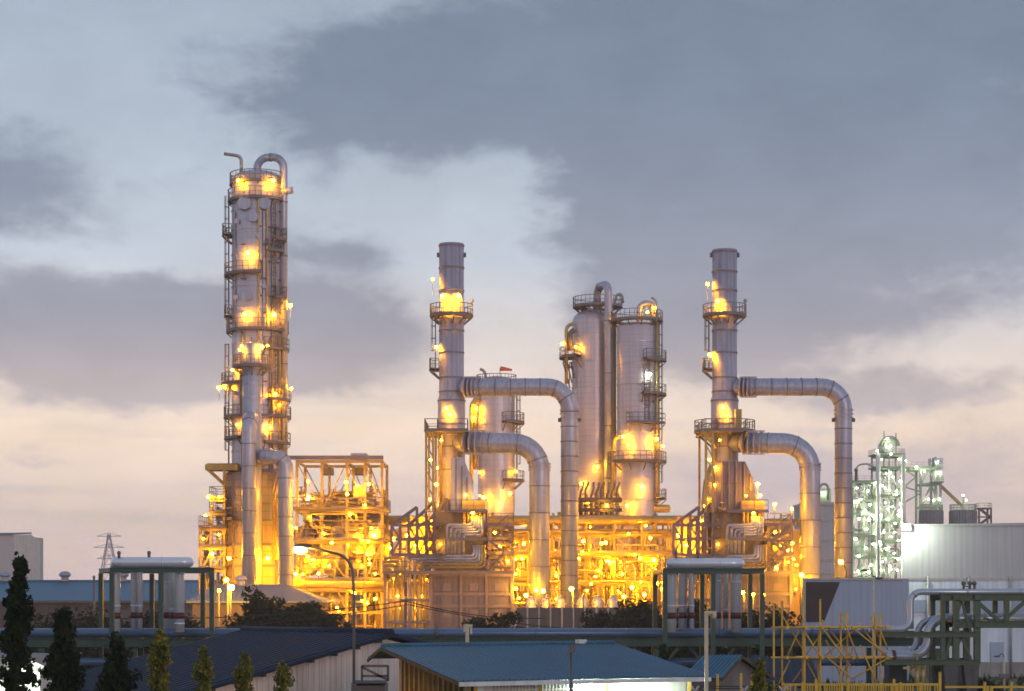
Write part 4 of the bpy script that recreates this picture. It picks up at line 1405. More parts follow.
    t = thing('flue_stack', 'tall cylindrical flue stack of the %s furnace, two lamplit platforms' % word if first else
              'tall flue stack rising from the bell shaped hood of the second furnace', 'stack', (X(451.5, D), D, 0))
    top = 244 if first else 250
    x, y, r, zt = shell(t, 451.5, D, 12.4, top, [top + 2, 268 if first else 272, 291, 331, 353, 378, 392], MAT['stack_steel'], n=40, z0=Z(512, D))
    low = MB().lathe([(r + .12, Z(512, D)), (r + .12, Z(399, D)), (r, Z(396, D))], (x, y, 0), 40)
    lw = low.build('lower_shell', MAT['stack_steel'], t, org=(x, y, 0))
    for py in (401, 424, 447, 470):
        MB().band((x, y, Z(py, D)), r + .12, .15, .06, 40).build('stiffener_ring', MAT['flange_dark'], lw)
    for sx in (-1, 1):
        MB().tube([(x + sx * (r - .1), y, Z(255, D)), (x + sx * (r + .22), y, Z(255, D))], .24, 10).build('lifting_lug', MAT['dark_steel'], t)
    platform(t, (x, y, Z(317, D)), r, .95, -180, 180, MAT['tower_steel'])
    platform(t, (x, y, Z(371, D)), r, 1.0, -215, -160, MAT['tower_steel'])
    ladder(t, (x - r - .35, y - .2), Z(371, D), Z(308, D), (-1, 0), MAT['tower_steel'])
    D2 = 192
    rect_floor(t, (X(424, D2), D2), (X(440, D2) - .2, D2 + 9), Z(431, D2), MAT['tower_steel'], 'platform', 'fblr')
    rect_floor(t, (X(440, D2) - .19, D2), (X(468, D2), D2 + 3.4), Z(431, D2) - .01, MAT['tower_steel'], 'platform', 'fr')
    for px in (426, 433):
        for yy in (D2 + .4, D2 + 7):
            member(t, 'post', (X(px, D2), yy, Z(512, D2)), (X(px, D2), yy, Z(431, D2) - .02), .22, CS)
    for i in range(6):
        a, b_ = 431 + i * 13, 444 + i * 13
        member(t, 'brace', (X(426, D2), D2 + .4, Z(a, D2)), (X(433, D2), D2 + .4, Z(b_, D2)), .12, CS)
    if not first:
        platform(t, (x, y, Z(433, D)), r + .1, 1.7, -180, 180, MAT['tower_steel'])
        for px, qx in ((424, 438), (468, 462)):
            member(t, 'brace', (X(px, D2), D2 + .6, Z(431, D2) - .03), (X(qx, D2), D2 + 2, Z(447, D2)), .16, CS)
    MB().box2((X(457, D2), D2 + 1.2, Z(431, D2) + .14), (X(463, D2), D2 + 2.2, Z(408, D2))).build('instrument_cabinet', CS, t) if not first else None
    pts = ((443, 300, SB), (459, 300, SB), (433, 296, SD)) if first else ((443, 305, SB), (434, 301, SD), (436.5, 357, S))
    pts += ((447, 411, SB), (451, 418, S), (436.5, 349, S)) if first else ((448, 410, SB), (452, 418, S))
    for px, py, q in pts:
        dx = X(px, D) - x
        yy = y - sqrt(max(.1, (r + .1) ** 2 - dx * dx)) - .36 if abs(dx) < r else y - .5
        lamp(t, (x + dx, yy, Z(py, D)), q, .33, stem=1.6 if abs(dx) > r and py < 310 else 0)
    for px, py in ((472, 303),):
        m = MB().bar((X(px, D), y - .2, Z(315, D)), (X(px, D), y - .2, Z(302, D)), .08)
        m.ball((X(px, D), y - .2, Z(301, D)), .2, n=8, m=5)
        m.build('marker_post', MAT['galv'], t)
    for k in range(3):
        pipe(t, [(x - r * .75 - .1 * k, y - r * .8 - .12 * k, Z(510, D)), (x - r * .75 - .1 * k, y - r * .8 - .12 * k, Z(434 + 6 * k, D))], .09, PP, 'riser_pipe', n=8)
    for px, py in ((430, 460), (436, 485), (429, 500), (441, 440), (437, 468)):
        lamp(t, (X(px, D2), D2 + 1.3, Z(py, D2)), S, .26)

    # ---------------- ducts
    D = 195
    s = D / F
    g = 'large flue ducts bending down from the stacks'
    t = thing('flue_duct', ('upper flue duct leaving the first stack, thin and pale with a long level run' if first else 'upper flue duct of the second stack, reaching out farthest toward the green lit tower'), 'duct', (X(570, D), D, 0), g)
    pv = 569.5 if first else 567.5
    pipe(t, [W(464, 387, D + 1.6), W(476, 387, D), W(pv, 387, D), (X(pv, D), D, .2)], 8.7 * s, MAT['duct_steel'], 'duct_shell', bend=2.2, n=28, joints=1.45, jt=.05, jh=.1)
    m = MB()
    for px in (466, 470, 474, 478):
        m.tube([W(px - .8, 387, D + .6), W(px + .8, 387, D + .55)], 10.5 * s, 28)
    m.bar(W(464, 397, D - .5), W(480, 397, D - .5), .12).bar(W(464, 377, D - .5), W(480, 377, D - .5), .12)
    m.build('expansion_joint', MAT['stack_steel'], t)
    for py in (410, 414, 418):
        MB().band((X(pv, D), D, Z(py, D)), 8.7 * s, .14, .1, 28).build('clamp_ring', MAT['stack_steel'], t)
    for sx in (-1, 1):
        MB().tube([(X(pv, D) + sx * (8.6 * s), D, Z(420, D)), (X(pv, D) + sx * (8.6 * s + .28), D, Z(420, D))], .2, 10).build('lifting_lug', MAT['dark_steel'], t)
    MB().lathe([(1.15, 0), (1.15, .5), (.9, .6)], (X(pv, D), D, 0), 24, False).build('base_ring', MAT['concrete'], t)
    D = 193.5
    s = D / F
    t = thing('flue_duct', ('lower and wider flue duct of the first stack, its foot glowing orange' if first else 'lower flue duct of the second stack, glowing orange beside the dark slatted trapezoid'), 'duct', (X(540, D), D, 0), g)
    pv = 539.5 if first else 532
    pipe(t, [W(461, 442.5, D + 2.5), W(474, 442.5, D), W(pv, 444, D), (X(pv, D), D, .2)], 10.2 * s, MAT['duct_steel'], 'duct_shell', bend=2.5, n=28, joints=2.6, jt=.05, jh=.1)
    m = MB()
    for px in (466, 472, 478, 484):
        m.tube([W(px - .8, 442.6, D + .4), W(px + .8, 442.6, D + .35)], 12 * s, 28)
    m.bar(W(464, 454, D - .6), W(486, 454, D - .6), .12).bar(W(464, 431, D - .6), W(486, 431, D - .6), .12)
    m.build('expansion_joint', MAT['stack_steel'], t)
    for py in (464, 467, 470):
        MB().band((X(pv, D), D, Z(py, D)), 10.2 * s, .14, .1, 28).build('clamp_ring', MAT['stack_steel'], t)
    MB().lathe([(1.25, 0), (1.25, .5), (1.0, .6)], (X(pv, D), D, 0), 24, False).build('base_ring', MAT['concrete'], t)
    lamp(t, W(pv - 3, 592, D - 2.0), MAT['sodium_bright'], .42)
    lamp(t, W(pv - 16, 545, D + 1.5), MAT['sodium_bright'], .3)
    SHIFT = Vector((0, 0, 0))


furnace(0, True)
furnace(26.9, False)

# small domed tanks along the yard fence
D = 186
GT = 'small domed tanks in a row by the plant fence'
for px, rp, lab in ((531, 5.4, 'small domed tank nearest the first furnace at the orange duct foot'), (546, 5.0, 'small domed tank between the two first flue ducts'), (560, 5.0, 'small domed tank just before the thin pale duct'),
                    (583, 5.8, 'small domed tank just past the thin pale duct foot'), (598, 6.0, 'larger pale domed tank next to the leaning yellow brace'), (613, 6.0, 'last domed tank half hidden by the dark bushes')):
    v = thing('domed_tank', lab, 'tank', (X(px, D), D, 0), GT)
    x, y, r, zt = shell(v, px, D, rp, 602, [], MAT['duct_steel'], dome=rp * .9, n=20)
    MB().band((x, y, zt - .15), r, .14, .12, 20).build('rim', MAT['galv'], v)
    MB().tube([(x, y, zt + rp * .85 * D / F), (x, y, zt + rp * .9 * D / F + .2)], .16, 8).build('vent', MAT['galv'], v)
D = 178
t = thing('plant_fence', 'low grey panel fence closing off the plant yard in front of the domed tanks', 'fence', (X(570, D), D, 0))
for k in range(13):
    px = 516 + k * 11.5
    member(t, 'post', (X(px, D), D, 0), (X(px, D), D, Z(606, D)), .12, MAT['galv'])
    if k < 12:
        MB().box2((X(px, D) + .07, D - .02, .1), (X(px + 11.5, D) - .07, D + .02, Z(607.5, D))).build('panel', MAT['warehouse_wall'], t)
# ================================================================== green lit mill tower and silos beyond
D = 420
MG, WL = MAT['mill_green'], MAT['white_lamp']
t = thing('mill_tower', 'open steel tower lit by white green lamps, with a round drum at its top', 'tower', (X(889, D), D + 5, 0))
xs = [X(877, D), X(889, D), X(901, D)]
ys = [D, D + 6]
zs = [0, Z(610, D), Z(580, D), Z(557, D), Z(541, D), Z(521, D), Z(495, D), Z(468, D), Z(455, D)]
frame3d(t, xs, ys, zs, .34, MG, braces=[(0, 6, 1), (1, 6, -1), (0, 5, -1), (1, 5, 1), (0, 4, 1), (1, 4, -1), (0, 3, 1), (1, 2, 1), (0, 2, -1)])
for k, z in enumerate(zs[3:]):
    rect_floor(t, (xs[0] - .7, D - 1.0), (xs[-1] + .7, ys[1] + .6), z + .03, MG, rails='flr')
MB().tube([(X(889.5, D), D + .2, Z(446, D)), (X(889.5, D), D + 5.5, Z(446, D))], 7.2 * D / F, 24).build('drum', MAT['white_pipe'], t)
m = MB()
m.tube([Vector((X(889.5, D) + 8.6 * D / F * cos(a), D - .3, Z(446, D) + 8.6 * D / F * sin(a))) for a in [pi * i / 12 for i in range(13)]], .35, 8)
m.build('arch_pipe', MG, t)
for px in (877, 902):
    drum_mb((X(px, D), D - 1.4, 1), (X(px, D), D - 1.4, Z(456, D)), .5, n=12).build('riser_pipe', MAT['white_pipe'], t)
member(t, 'antenna', W(884, 455, D), W(884, 431, D), .2, MG)
member(t, 'antenna', W(896, 455, D), W(896, 433, D), .2, MG)
for k, (za, zb) in enumerate(zip(zs[2:-2], zs[3:-1])):
    tangle(t, xs[0], xs[-1], D, D + 5.5, za, zb - .6, 6, 3, [MAT['white_pipe'], MG], (.1, .28), 60 + k, 2)
lampspots = [(889, 447), (881, 460), (898, 460), (876, 452), (904, 462), (879, 477), (889, 474), (902, 484), (884, 489), (895, 492), (877, 500), (899, 505), (887, 510), (880, 518), (897, 516), (904, 525),
             (883, 531), (893, 533), (878, 543), (900, 541), (888, 548), (884, 560), (897, 560), (890, 570), (879, 571), (902, 573), (904, 545), (876, 468), (890, 455), (886, 440)]
lampspots += [(878 + (k * 7) % 25, 470 + k * 4.2) for k in range(26)]
for px, py in lampspots:
    lamp(t, (X(px, D), D - 1.0 - rng.uniform(0, .8), Z(py, D)), WL, rng.choice([.26, .34, .45]))
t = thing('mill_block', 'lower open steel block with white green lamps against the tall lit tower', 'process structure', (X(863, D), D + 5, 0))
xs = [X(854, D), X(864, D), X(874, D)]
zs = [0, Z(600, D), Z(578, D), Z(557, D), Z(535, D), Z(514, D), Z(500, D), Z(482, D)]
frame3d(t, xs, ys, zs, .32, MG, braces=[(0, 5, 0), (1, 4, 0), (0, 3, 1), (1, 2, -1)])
for z in zs[2:]:
    rect_floor(t, (xs[0] - .5, D - 1), (xs[-1] + .3, ys[1]), z + .03, MG, rails='fl')
for k, (za, zb) in enumerate(zip(zs[1:-1], zs[2:])):
    tangle(t, xs[0], xs[-1], D, D + 5.5, za, zb - .6, 6, 3, [MAT['white_pipe'], MG], (.1, .28), 80 + k, 2)
drum_mb((X(860, D), D + 3, Z(555, D)), (X(860, D), D + 3, Z(540, D)), 1.4).build('vessel', MAT['white_pipe'], t)
pipe(t, [W(857, 482, D), W(857, 466, D), W(862, 464, D), W(871, 464, D), W(874, 468, D)], .18, MG, 'davit_arm', bend=1.0)
MB().lathe([(.35, 0), (.25, 2.2), (.5, 2.4), (.1, 3.0)], W(856, 482, D), 10).build('vent', MAT['dark_steel'], t)
for px, py in ((856, 489), (867, 492), (874, 484), (860, 500), (869, 506), (856, 503), (872, 517), (868, 521), (858, 520), (866, 530), (855, 540), (872, 545), (865, 549), (858, 557), (870, 566), (857, 572), (868, 573), (864, 513), (874, 534)):
    lamp(t, (X(px, D), D - 1.2, Z(py, D)), WL, rng.choice([.35, .42, .5]))
t = thing('conveyor_gantry', 'braced steel gantry bridging from the lit tower to the silos', 'gantry', (X(924, D), D + 3, 0))
gx = [X(905, D), X(921, D), X(941, D)]
for x in gx[1:] + [X(936, D)]:
    for y in (D + .5, D + 5):
        member(t, 'column', (x, y, 0), (x, y, Z(470 if x != X(936, D) else 457, D)), .45, MG)
for y in (D + .5, D + 5):
    for py in (469, 484, 507):
        MB().bar((gx[0] if py < 480 else gx[1], y, Z(py, D)), (gx[2], y, Z(py, D)), .4, .5).build('beam', MG, t)
    for (a, b, c, d) in ((905, 470, 916, 477), (916, 477, 905, 486), (905, 502, 921, 493), (905, 487, 921, 492), (921, 484, 929, 470), (929, 470, 937, 484), (921, 507, 931, 485), (931, 485, 941, 507)):
        member(t, 'brace', W(a, b, y), W(c, d, y), .32, MG)
rect_floor(t, (gx[0], D), (gx[2], D + 5.3), Z(469, D) + .25, MG, rails='f')
rect_floor(t, (X(930, D), D - .5), (gx[2] + .5, D + 5.3), Z(484, D) + .25, MG, rails='fr')
MB().box2(W(931, 469, D + 1), W(940, 459, D + 4)).build('drive_house', MAT['duct_steel'], t)
member(t, 'conveyor', W(941, 486, D + 2), W(962, 506, D + 2), .6, CS)
for px, py in ((916, 468), (924, 472), (937, 463), (938, 474), (928, 500), (939, 500)):
    lamp(t, (X(px, D), D - .4, Z(py, D)), WL, .4)
GS = 'ribbed grey silos above the long beige wall'
for px, rp, lab in ((931, 11.5, 'ribbed grey silo under the steel gantry'), (963, 13, 'wider ribbed grey silo standing in the open with a lamp on its roof')):
    D = 405
    v = thing('silo', lab, 'silo', (X(px, D), D, 0), GS)
    x, y, r, zt = shell(v, px, D, rp, 511, [512, 517, 522, 528, 536], MAT['heater_casing'], dome=1.2, n=32)
    m = MB()
    for k in range(32):
        a = 2 * pi * k / 32
        m.bar((x + (r + .05) * cos(a), y + (r + .05) * sin(a), 0), (x + (r + .05) * cos(a), y + (r + .05) * sin(a), zt), .22)
    m.build('wall_rib', MAT['heater_casing'], v)
    rl = MB()
    rail_mb(arc((x, y, zt + .05), r, 0, 2 * pi, 20), rl, 1.2, 2.5, .14)
    rl.build('railing', MG, v)
    lamp(v, (x, y - r - .2, zt + 1.9), WL, .4)
    if px > 940:
        member(v, 'mast', (x, y, zt), (x, y, zt + 2.8), .2, MG)
        lamp(v, (x, y, zt + 3), WL, .4)
t = thing('stair_tower', 'small dark stair tower beside the wider silo', 'stair tower', (X(985, D), D, 0))
for px in (979, 991):
    for yy in (D, D + 3):
        member(t, 'column', (X(px, D), yy, 0), (X(px, D), yy, Z(508, D)), .35, MAT['dark_steel'])
for py in (509, 517, 525):
    rect_floor(t, (X(978, D), D - .2), (X(992, D), D + 3.2), Z(py, D), MAT['dark_steel'], rails='flr' if py < 512 else '')
member(t, 'stair', W(980, 524, D), W(990, 517, D), .5, MAT['dark_steel'])
member(t, 'stair', W(990, 517, D), W(980, 509, D), .5, MAT['dark_steel'])

# pale block seen between the long ducts
D = 330
t = thing('process_building', 'tall grey windowless block seen between the two bent ducts', 'building', (X(826, D), D + 6, 0))
MB().box2((X(806, D), D, 0), (X(853, D), D + 14, Z(505, D))).build('wall', MAT['panel_beige'], t, org=(X(806, D), D, 0))
MB().box2((X(805, D), D - .3, Z(505, D) + .01), (X(853.5, D), D + 14.3, Z(502, D))).build('parapet', MAT['galv'], t)
MB().box2((X(817, D), D + 2, Z(502, D)), (X(833, D), D + 7, Z(488, D))).build('roof_house', MAT['mill_green'], t)
pipe(t, [W(820, 488, D + 1), W(820, 484, D + 1), W(828, 484, D + 1), W(828, 500, D + 1)], .2, MG, 'vent_pipe', bend=.8)
lamp(t, W(824, 494, D + 1.4), WL, .3)
for py in (520, 540, 560, 574):
    MB().bar(W(806, py, D - .1), W(853, py, D - .1), .12, .3).build('band_course', MAT['galv'], t)

# ================================================================== big wall and panel box
D = 150
t = thing('warehouse_hall', 'huge flat hall wall, beige above and pale blue below, behind the green pipe bridge', 'hall', (X(960, D), D + 10, 0))
xa, xb = X(902, D), X(1120, D)
SKEW = Vector((6.0, 24, 0))       # the hall stands askew to the road
MB().extrude([(xa, D, Z(578.3, D)), (xb, D, Z(578.3, D)), (xb, D, Z(526, D)), (xa, D, Z(526, D))], SKEW).build('upper_wall', MAT['panel_beige'], t, org=(xa, D, 0))
MB().extrude([(xa, D - .1, 0), (xb, D - .1, 0), (xb, D - .1, Z(578.8, D)), (xa, D - .1, Z(578.8, D))], SKEW).build('lower_wall', MAT['panel_white'], t, org=(xa, D, 0))
MB().extrude([(xa - .1, D - .15, Z(526, D) + .01), (xb, D - .15, Z(526, D) + .01), (xb, D - .15, Z(521.5, D)), (xa - .1, D - .15, Z(524.5, D))], SKEW * 1.01).build('parapet', MAT['panel_beige'], t)
MB().box2((xa, D - .16, Z(580, D)), (xb, D - .11, Z(578, D))).build('trim', MAT['galv'], t)
m = MB()
m.box2((X(912, D), D - .2, Z(612, D)), (X(1030, D), D - .12, Z(600, D)))
lv = m.build('louvre_band', MAT['panel_blue'], t)
for px in (927, 968, 1010):
    MB().tube([(X(px, D), D - .3, 0), (X(px, D), D - .3, Z(576, D))], .09, 8).build('downpipe', MAT['galv'], t)
MB().box2((xa + .05, D - .28, 0), (xb, D - .11, 1.1)).build('plinth', MAT['concrete'], t)
MB().box2((X(990, D), D - .22, 0), (X(1003, D), D - .12, 2.6)).build('door', MAT['panel_blue'], t)
# floodlight on a bracket at the wall's corner
fl = MB()
fl.box(W(905.5, 527, D - .6), .7, .5, .5).bar(W(905.5, 527, D - .4), W(905.5, 527, D), .1)
f_ = fl.build('floodlight', MAT['galv'], t)
lamp(f_, W(906, 530, D - 1.6), MAT['hall_flood'], .50, 'bulb')

D = 138
t = thing('panel_box', 'blue grey panelled box building with a dark slatted trapezoid at one end', 'building', (X(853, D), D + 3, 0))
xa, xb = X(803, D), X(903, D)
zt = Z(580, D)
MB().extrude([(xa, D, 0), (xb, D, 0), (xb, D, zt), (xa, D, zt)], (1.8, 7, 0)).build('wall', MAT['panel_blue'], t, org=(xa, D, 0))
MB().extrude([(xa - .1, D - .1, zt + .005), (xb - .02, D - .1, zt + .005), (xb - .02, D - .1, zt + .12), (xa - .1, D - .1, zt + .12)], (1.83, 7.2, 0)).build('coping', MAT['galv'], t)
m = MB()
pts = [W(806, 622, D - .06), W(824, 622, D - .06), W(840, 582, D - .06), W(806, 582, D - .06)]  # dark brown trapezoid, one side slanting, strips laid across
m.extrude(pts, (0, .055, 0))
lo_ = m.build('dark_trapezoid', MAT['dark_brown'], t)
m = MB()
for k in range(15):
    py = 584 + k * 2.6
    m.box2((X(806.3, D), D - .10, Z(py, D) - .03), (X(839.2 - (py - 582) * .4, D), D - .065, Z(py, D) + .03))
m.build('slat', MAT['dark_brown'], lo_)
MB().box2((xa + .02, D - .03, 0), (X(806, D) - .01, D - .004, zt)).build('corner_trim', MAT['galv'], t)

# ================================================================== steel pipe bridge across the middle
D = 120
GP, SP = MAT['green_paint'], MAT['silver_pipe']
s = D / F
t = thing('pipe_bridge', 'long green steel pipe bridge crossing the whole yard at low height', 'pipe bridge', (X(420, D), D, 0))
xa, xb = X(-60, D), X(950, D)
for dy in (-.9, 1.1):
    MB().ibeam((xa, D + dy, Z(642.5, D)), (xb, D + dy, Z(641.5, D)), .3, .50).build('beam', GP, t)
for px in range(-20, 940, 40):
    MB().box2((X(px, D) - .12, D - .74, Z(640, D)), (X(px, D) + .12, D + .94, Z(637, D))).build('cross_beam', GP, t)
for px in (-10, 45, 138, 255, 330, 472, 560, 655, 711, 788, 872, 935):
    for dy in (-.9, 1.1):
        if (px in (255, 330)) and dy < 0: continue
        MB().bar((X(px, D), D + dy, 0), (X(px, D), D + dy, Z(648, D)), .28, .28).build('post', GP, t)
    MB().bar((X(px, D), D - .76, Z(668, D)), (X(px, D), D + .96, Z(668, D)), .22, .3).build('cross_beam', GP, t)
for px in (45, 138, 655, 711):
    MB().bar((X(px, D), D - .9, Z(672, D)), (X(px + 22, D), D - .9, Z(648, D)), .14).build('brace', GP, t)
    MB().bar((X(px, D), D - .9, Z(672, D)), (X(px - 22, D), D - .9, Z(648, D)), .14).build('brace', GP, t)
GL = 'silver pipes laid along the low pipe bridge'
for dy, py, r, lab in ((-.55, 630.5, .25, 'thick pipe with the sky reflection in its blue colour, lying nearest along the top of the low pipe bridge'),
                       (.2, 632.5, .22, 'middle pipe on top of the low pipe bridge, hidden behind the thick one'),
                       (.85, 631, .26, 'rearmost pipe on top of the low pipe bridge')):
    zz = Z(637, D) + r
    o = pipe_mb([(xa, D + dy, zz), (X(905, D), D + dy, zz)], r, n=16, joints=5.5, jt=.02, jh=.08).build('pipe', MAT['bridge_pipe'])
    tag(o, lab, 'pipe', GL)
for k, (pa, pb, dy, r, lab) in enumerate(((-60, 212, -.5, .24, 'silver pipe on the lower tier of the bridge behind the cypress trees'), (-60, 300, .3, .2, 'thin lower tier pipe passing behind the dark roofed shed'),
                                          (622, 910, -.5, .24, 'silver pipe on the lower tier behind the yellow scaffold'), (600, 900, .3, .2, 'thin lower tier pipe running behind the small blue roof'))):
    zz = Z(668, D) + .15 + r
    o = pipe_mb([(X(pa, D), D + dy, zz), (X(pb, D), D + dy, zz)], r, n=14, joints=4, jt=.02).build('pipe', MAT['bridge_pipe'])
    tag(o, lab, 'pipe', GL)
for px in (205, 233, 338, 437, 512, 640, 560):
    pass
# valve bodies and clips on the bridge
t2 = None
for px, lab in ((437, 'small dark clamp on the thick bridge pipe beside the utility pole'), (782, 'small dark clamp on the thick bridge pipe at the scaffold')):
    o = MB().tube([W(px - 1.5, 631.8, D - .55), W(px + 1.5, 631.8, D - .55)], .34, 16).build('pipe_clamp', MAT['dark_steel'])
    tag(o, lab, 'clamp')

# expansion loops
def loop_frame(x_posts, back_posts, top, D, label, pipes, ends, plabel):
    zt = Z(top, D)
    zb = Z(648, D)
    t = thing('loop_frame', label, 'steel frame', (X(sum(x_posts) / len(x_posts), D), D, 0), 'green frames carrying raised pipe loops')
    for px in x_posts:
        member(t, 'post', (X(px, D - 2.6), D - 2.6, 0), (X(px, D - 2.6), D - 2.6, zt), .27, GP)
    for px in back_posts:
        member(t, 'post', (X(px, D + 4.2), D + 4.2, 0), (X(px, D + 4.2), D + 4.2, zt), .27, GP)
    MB().ibeam((X(x_posts[0], D - 2.6) - .12, D - 2.6, zt + .16), (X(x_posts[-1], D - 2.6) + .12, D - 2.6, zt + .16), .26, .3).build('beam', GP, t)
    MB().ibeam((X(back_posts[0], D + 4.2) - .12, D + 4.2, zt + .16), (X(back_posts[-1], D + 4.2) + .12, D + 4.2, zt + .16), .26, .3).build('beam', GP, t)
    for pf, pb in zip(x_posts, back_posts):
        a, b = Vector((X(pf, D - 2.6), D - 2.6, 0)), Vector((X(pb, D + 4.2), D + 4.2, 0))
        d = (b - a).normalized() * .16
        for zz, w in ((zt + .16, .22), (Z(646, D), .2)):
            up = Vector((0, 0, zz))
            MB().bar(a + d + up, b - d + up, w, .24).build('cross_beam', GP, t)
    for i, (pl, pr, r, zz, yf) in enumerate(pipes):
        yb = D + [-.55, .85, .2][i % 3]
        zc = zt + .32 + r + zz
        path = [(X(pl, D), yb, Z(637, D) + .3), (X(pl, D), yb, zc), (X(ends[0] if i == 0 else pl, D + yf), D + yf, zc), (X(ends[1] if i == 0 else pr, D + yf), D + yf, zc), (X(pr, D), yb, zc), (X(pr, D), yb, Z(637, D) + .3)]
        lp = thing('pipe_loop', plabel[i], 'pipe', (X((pl + pr) / 2, D), yb, zc), 'silver expansion loops over the low pipe bridge')
        pipe(lp, path, r, MAT['loop_pipe'], 'loop_pipe', bend=r * 2.4, n=18, joints=3.1, jt=.018, jh=.1)
        for px in (pl, pr):
            MB().tube([(X(px, D), yb, Z(618.5, D)), (X(px, D), yb, Z(612.5, D))], r + .03, 18).build('warning_band', MAT['maroon'], lp)
    return t


loop_frame((112, 161, 212), (101, 152, 203), 573, 119.4, 'green steel frame round the raised pipe loop in front of the blue warehouse',
           [(117, 181, .30, .0, -1.9), (131.5, 164, .21, .02, .3), (139.5, 171.5, .15, .03, 1.6)], (117, 194),
           ['thick silver pipe loop lying across the frame in front of the blue warehouse', 'inner silver pipe loop in the frame in front of the blue warehouse', 'thin silver pipe loop at the rear of the frame before the warehouse'])
loop_frame((665, 713, 762), (655, 702, 750), 574, 119.4, 'green steel frame round the raised pipe loop in front of the second furnace',
           [(670.5, 735, .30, .0, -1.9), (684, 718, .26, .02, .3), (692, 726, .15, .03, 1.6)], (671, 742),
           ['thick silver pipe loop lying across the frame in front of the second furnace', 'inner silver pipe loop in the frame in front of the second furnace', 'thin silver pipe loop at the rear of the frame before the second furnace'])
for px, py, lab in ((119, 553, 'small dark vent valve on top of the pipe loop, end nearer the cypress'), (149, 553, 'small dark vent valve midway along the pipe loop before the blue warehouse'), (676, 552, 'small dark vent valve at one end of the pipe loop before the second furnace'), (698, 553, 'small dark vent valve midway along the pipe loop before the second furnace')):
    z0 = Z(573, 119.4) + .32 + .6
    o = MB().tube([(X(px, 117.5), 117.5, z0 - .05), (X(px, 117.5), 117.5, z0 + .2)], .09, 8).ball((X(px, 117.5), 117.5, z0 + .25), .12, n=8, m=5).build('vent_valve', MAT['dark_steel'])
    tag(o, lab, 'valve')

# ================================================================== big green pipe truss at the corner
D = 112
t = thing('pipe_truss', 'heavy green truss carrying thick pipes past the huge hall wall', 'pipe truss', (X(975, D), D, 0))
xr = X(1100, D)
for dy in (-1.2, 1.4):
    MB().ibeam((X(935, D), D + dy, Z(597, D)), (xr, D + dy, Z(597, D)), .34, .42).build('chord', MAT['truss_green'], t)
    MB().ibeam((X(950, D), D + dy, Z(624, D)), (xr, D + dy, Z(624, D)), .34, .4).build('chord', MAT['truss_green'], t)
    for px in (1001, 1057):
        member(t, 'web_post', (X(px, D), D + dy, Z(622, D)), (X(px, D), D + dy, Z(599, D)), .26, MAT['truss_green'])
    for a, b, c, d in ((974, 599, 999, 621), (1003, 621, 1028, 599), (1030, 599, 1055, 621)):
        member(t, 'web_diagonal', W(a, b, D + dy), W(c, d, D + dy), .2, MAT['truss_green'])
for px, w in ((938, .26), (951, .34), (972, .34)):
    for dy in (-1.2, 1.4):
        member(t, 'pillar', (X(px, D), D + dy, Z(663, D)), (X(px, D), D + dy, Z(595, D)), w, MAT['truss_green'])
for py in (634, 661.5):
    for dy in (-1.2, 1.4):
        MB().ibeam((X(880, D), D + dy * 1.12, Z(py, D)), (X(974, D), D + dy * 1.12, Z(py, D)), .26, .3).build('beam', MAT['truss_green'], t)
    for px in (940, 972):
        MB().bar((X(px, D), D - 1.0, Z(py, D)), (X(px, D), D + 1.2, Z(py, D)), .2, .22).build('cross_beam', MAT['truss_green'], t)
for (a, b, c, d) in ((938, 659, 945, 636), (951, 636, 945, 659), (953, 659, 961, 637), (961, 637, 971, 659), (953, 632, 961, 600), (961, 600, 971, 632)):
    member(t, 'brace', W(a, b, D - 1.2), W(c, d, D - 1.2), .13, MAT['truss_green'])
for px in (945, 965):
    for dy in (-1.2, 1.4):
        m = MB().prism([(X(px - 3.2, D), 0), (X(px + 4.2, D), 0), (X(px + 8, D), Z(664, D)), (X(px - 7.5, D), Z(664, D))], D + dy - .35, D + dy + .35)
        m.build('pier', MAT['concrete_dark'], t)
for i in range(5):
    MB().box2((X(945 + i * 26, D), D - 1.0, Z(622, D) + .02), (X(957 + i * 26, D), D + 1.2, Z(620, D))).build('pipe_saddle', MAT['yellow_scaffold'], t)
GT2 = 'thick silver pipes on the heavy green truss'
o = pipe_mb([(xr, D - .4, Z(595, D) + .18), (X(909, D), D - .4, Z(595, D) + .18), (X(909, D), D - .4, Z(629, D)), (X(868, D), D - .4, Z(629, D))], .18, bend=.6, n=16, joints=3, jt=.02).build('pipe', SP)
tag(o, 'upper silver pipe along the top of the green truss, dropping straight down at its end', 'pipe', GT2)
o = pipe_mb([(xr, D + .6, Z(595, D) + .13), (X(913.5, D), D + .6, Z(595, D) + .13), (X(913.5, D), D + .6, Z(629, D))], .13, bend=.5, n=14, joints=3, jt=.02).build('pipe', SP)
tag(o, 'thinner silver pipe just behind the upper pipe of the green truss', 'pipe', GT2)
o = pipe_mb([(xr, D - .3, Z(618, D)), (X(927, D), D - .3, Z(618, D)), (X(927, D), D - .3, Z(656, D)), (X(885, D), D - .3, Z(656, D))], .27, bend=1.0, n=18, joints=2.6, jt=.02).build('pipe', SP)
tag(o, 'thickest silver pipe, making an S bend inside the green truss', 'pipe', GT2)
o = pipe_mb([(xr, D + .7, Z(619, D)), (X(920, D), D + .7, Z(619, D)), (X(920, D), D + .7, Z(655, D)), (X(884, D), D + .7, Z(655, D))], .19, bend=.9, n=14, joints=2.6, jt=.02).build('pipe', SP)
tag(o, 'second S bent pipe, half hidden behind the thickest pipe of the truss', 'pipe', GT2)
for px in (893, 929):
    pass
o = MB().tube([W(892, 656, D - .3), W(895, 656, D - .3)], .33, 16).build('pipe_clamp', MAT['maroon'])
tag(o, 'dark red flange clamp on the thickest silver pipe of the truss', 'clamp')
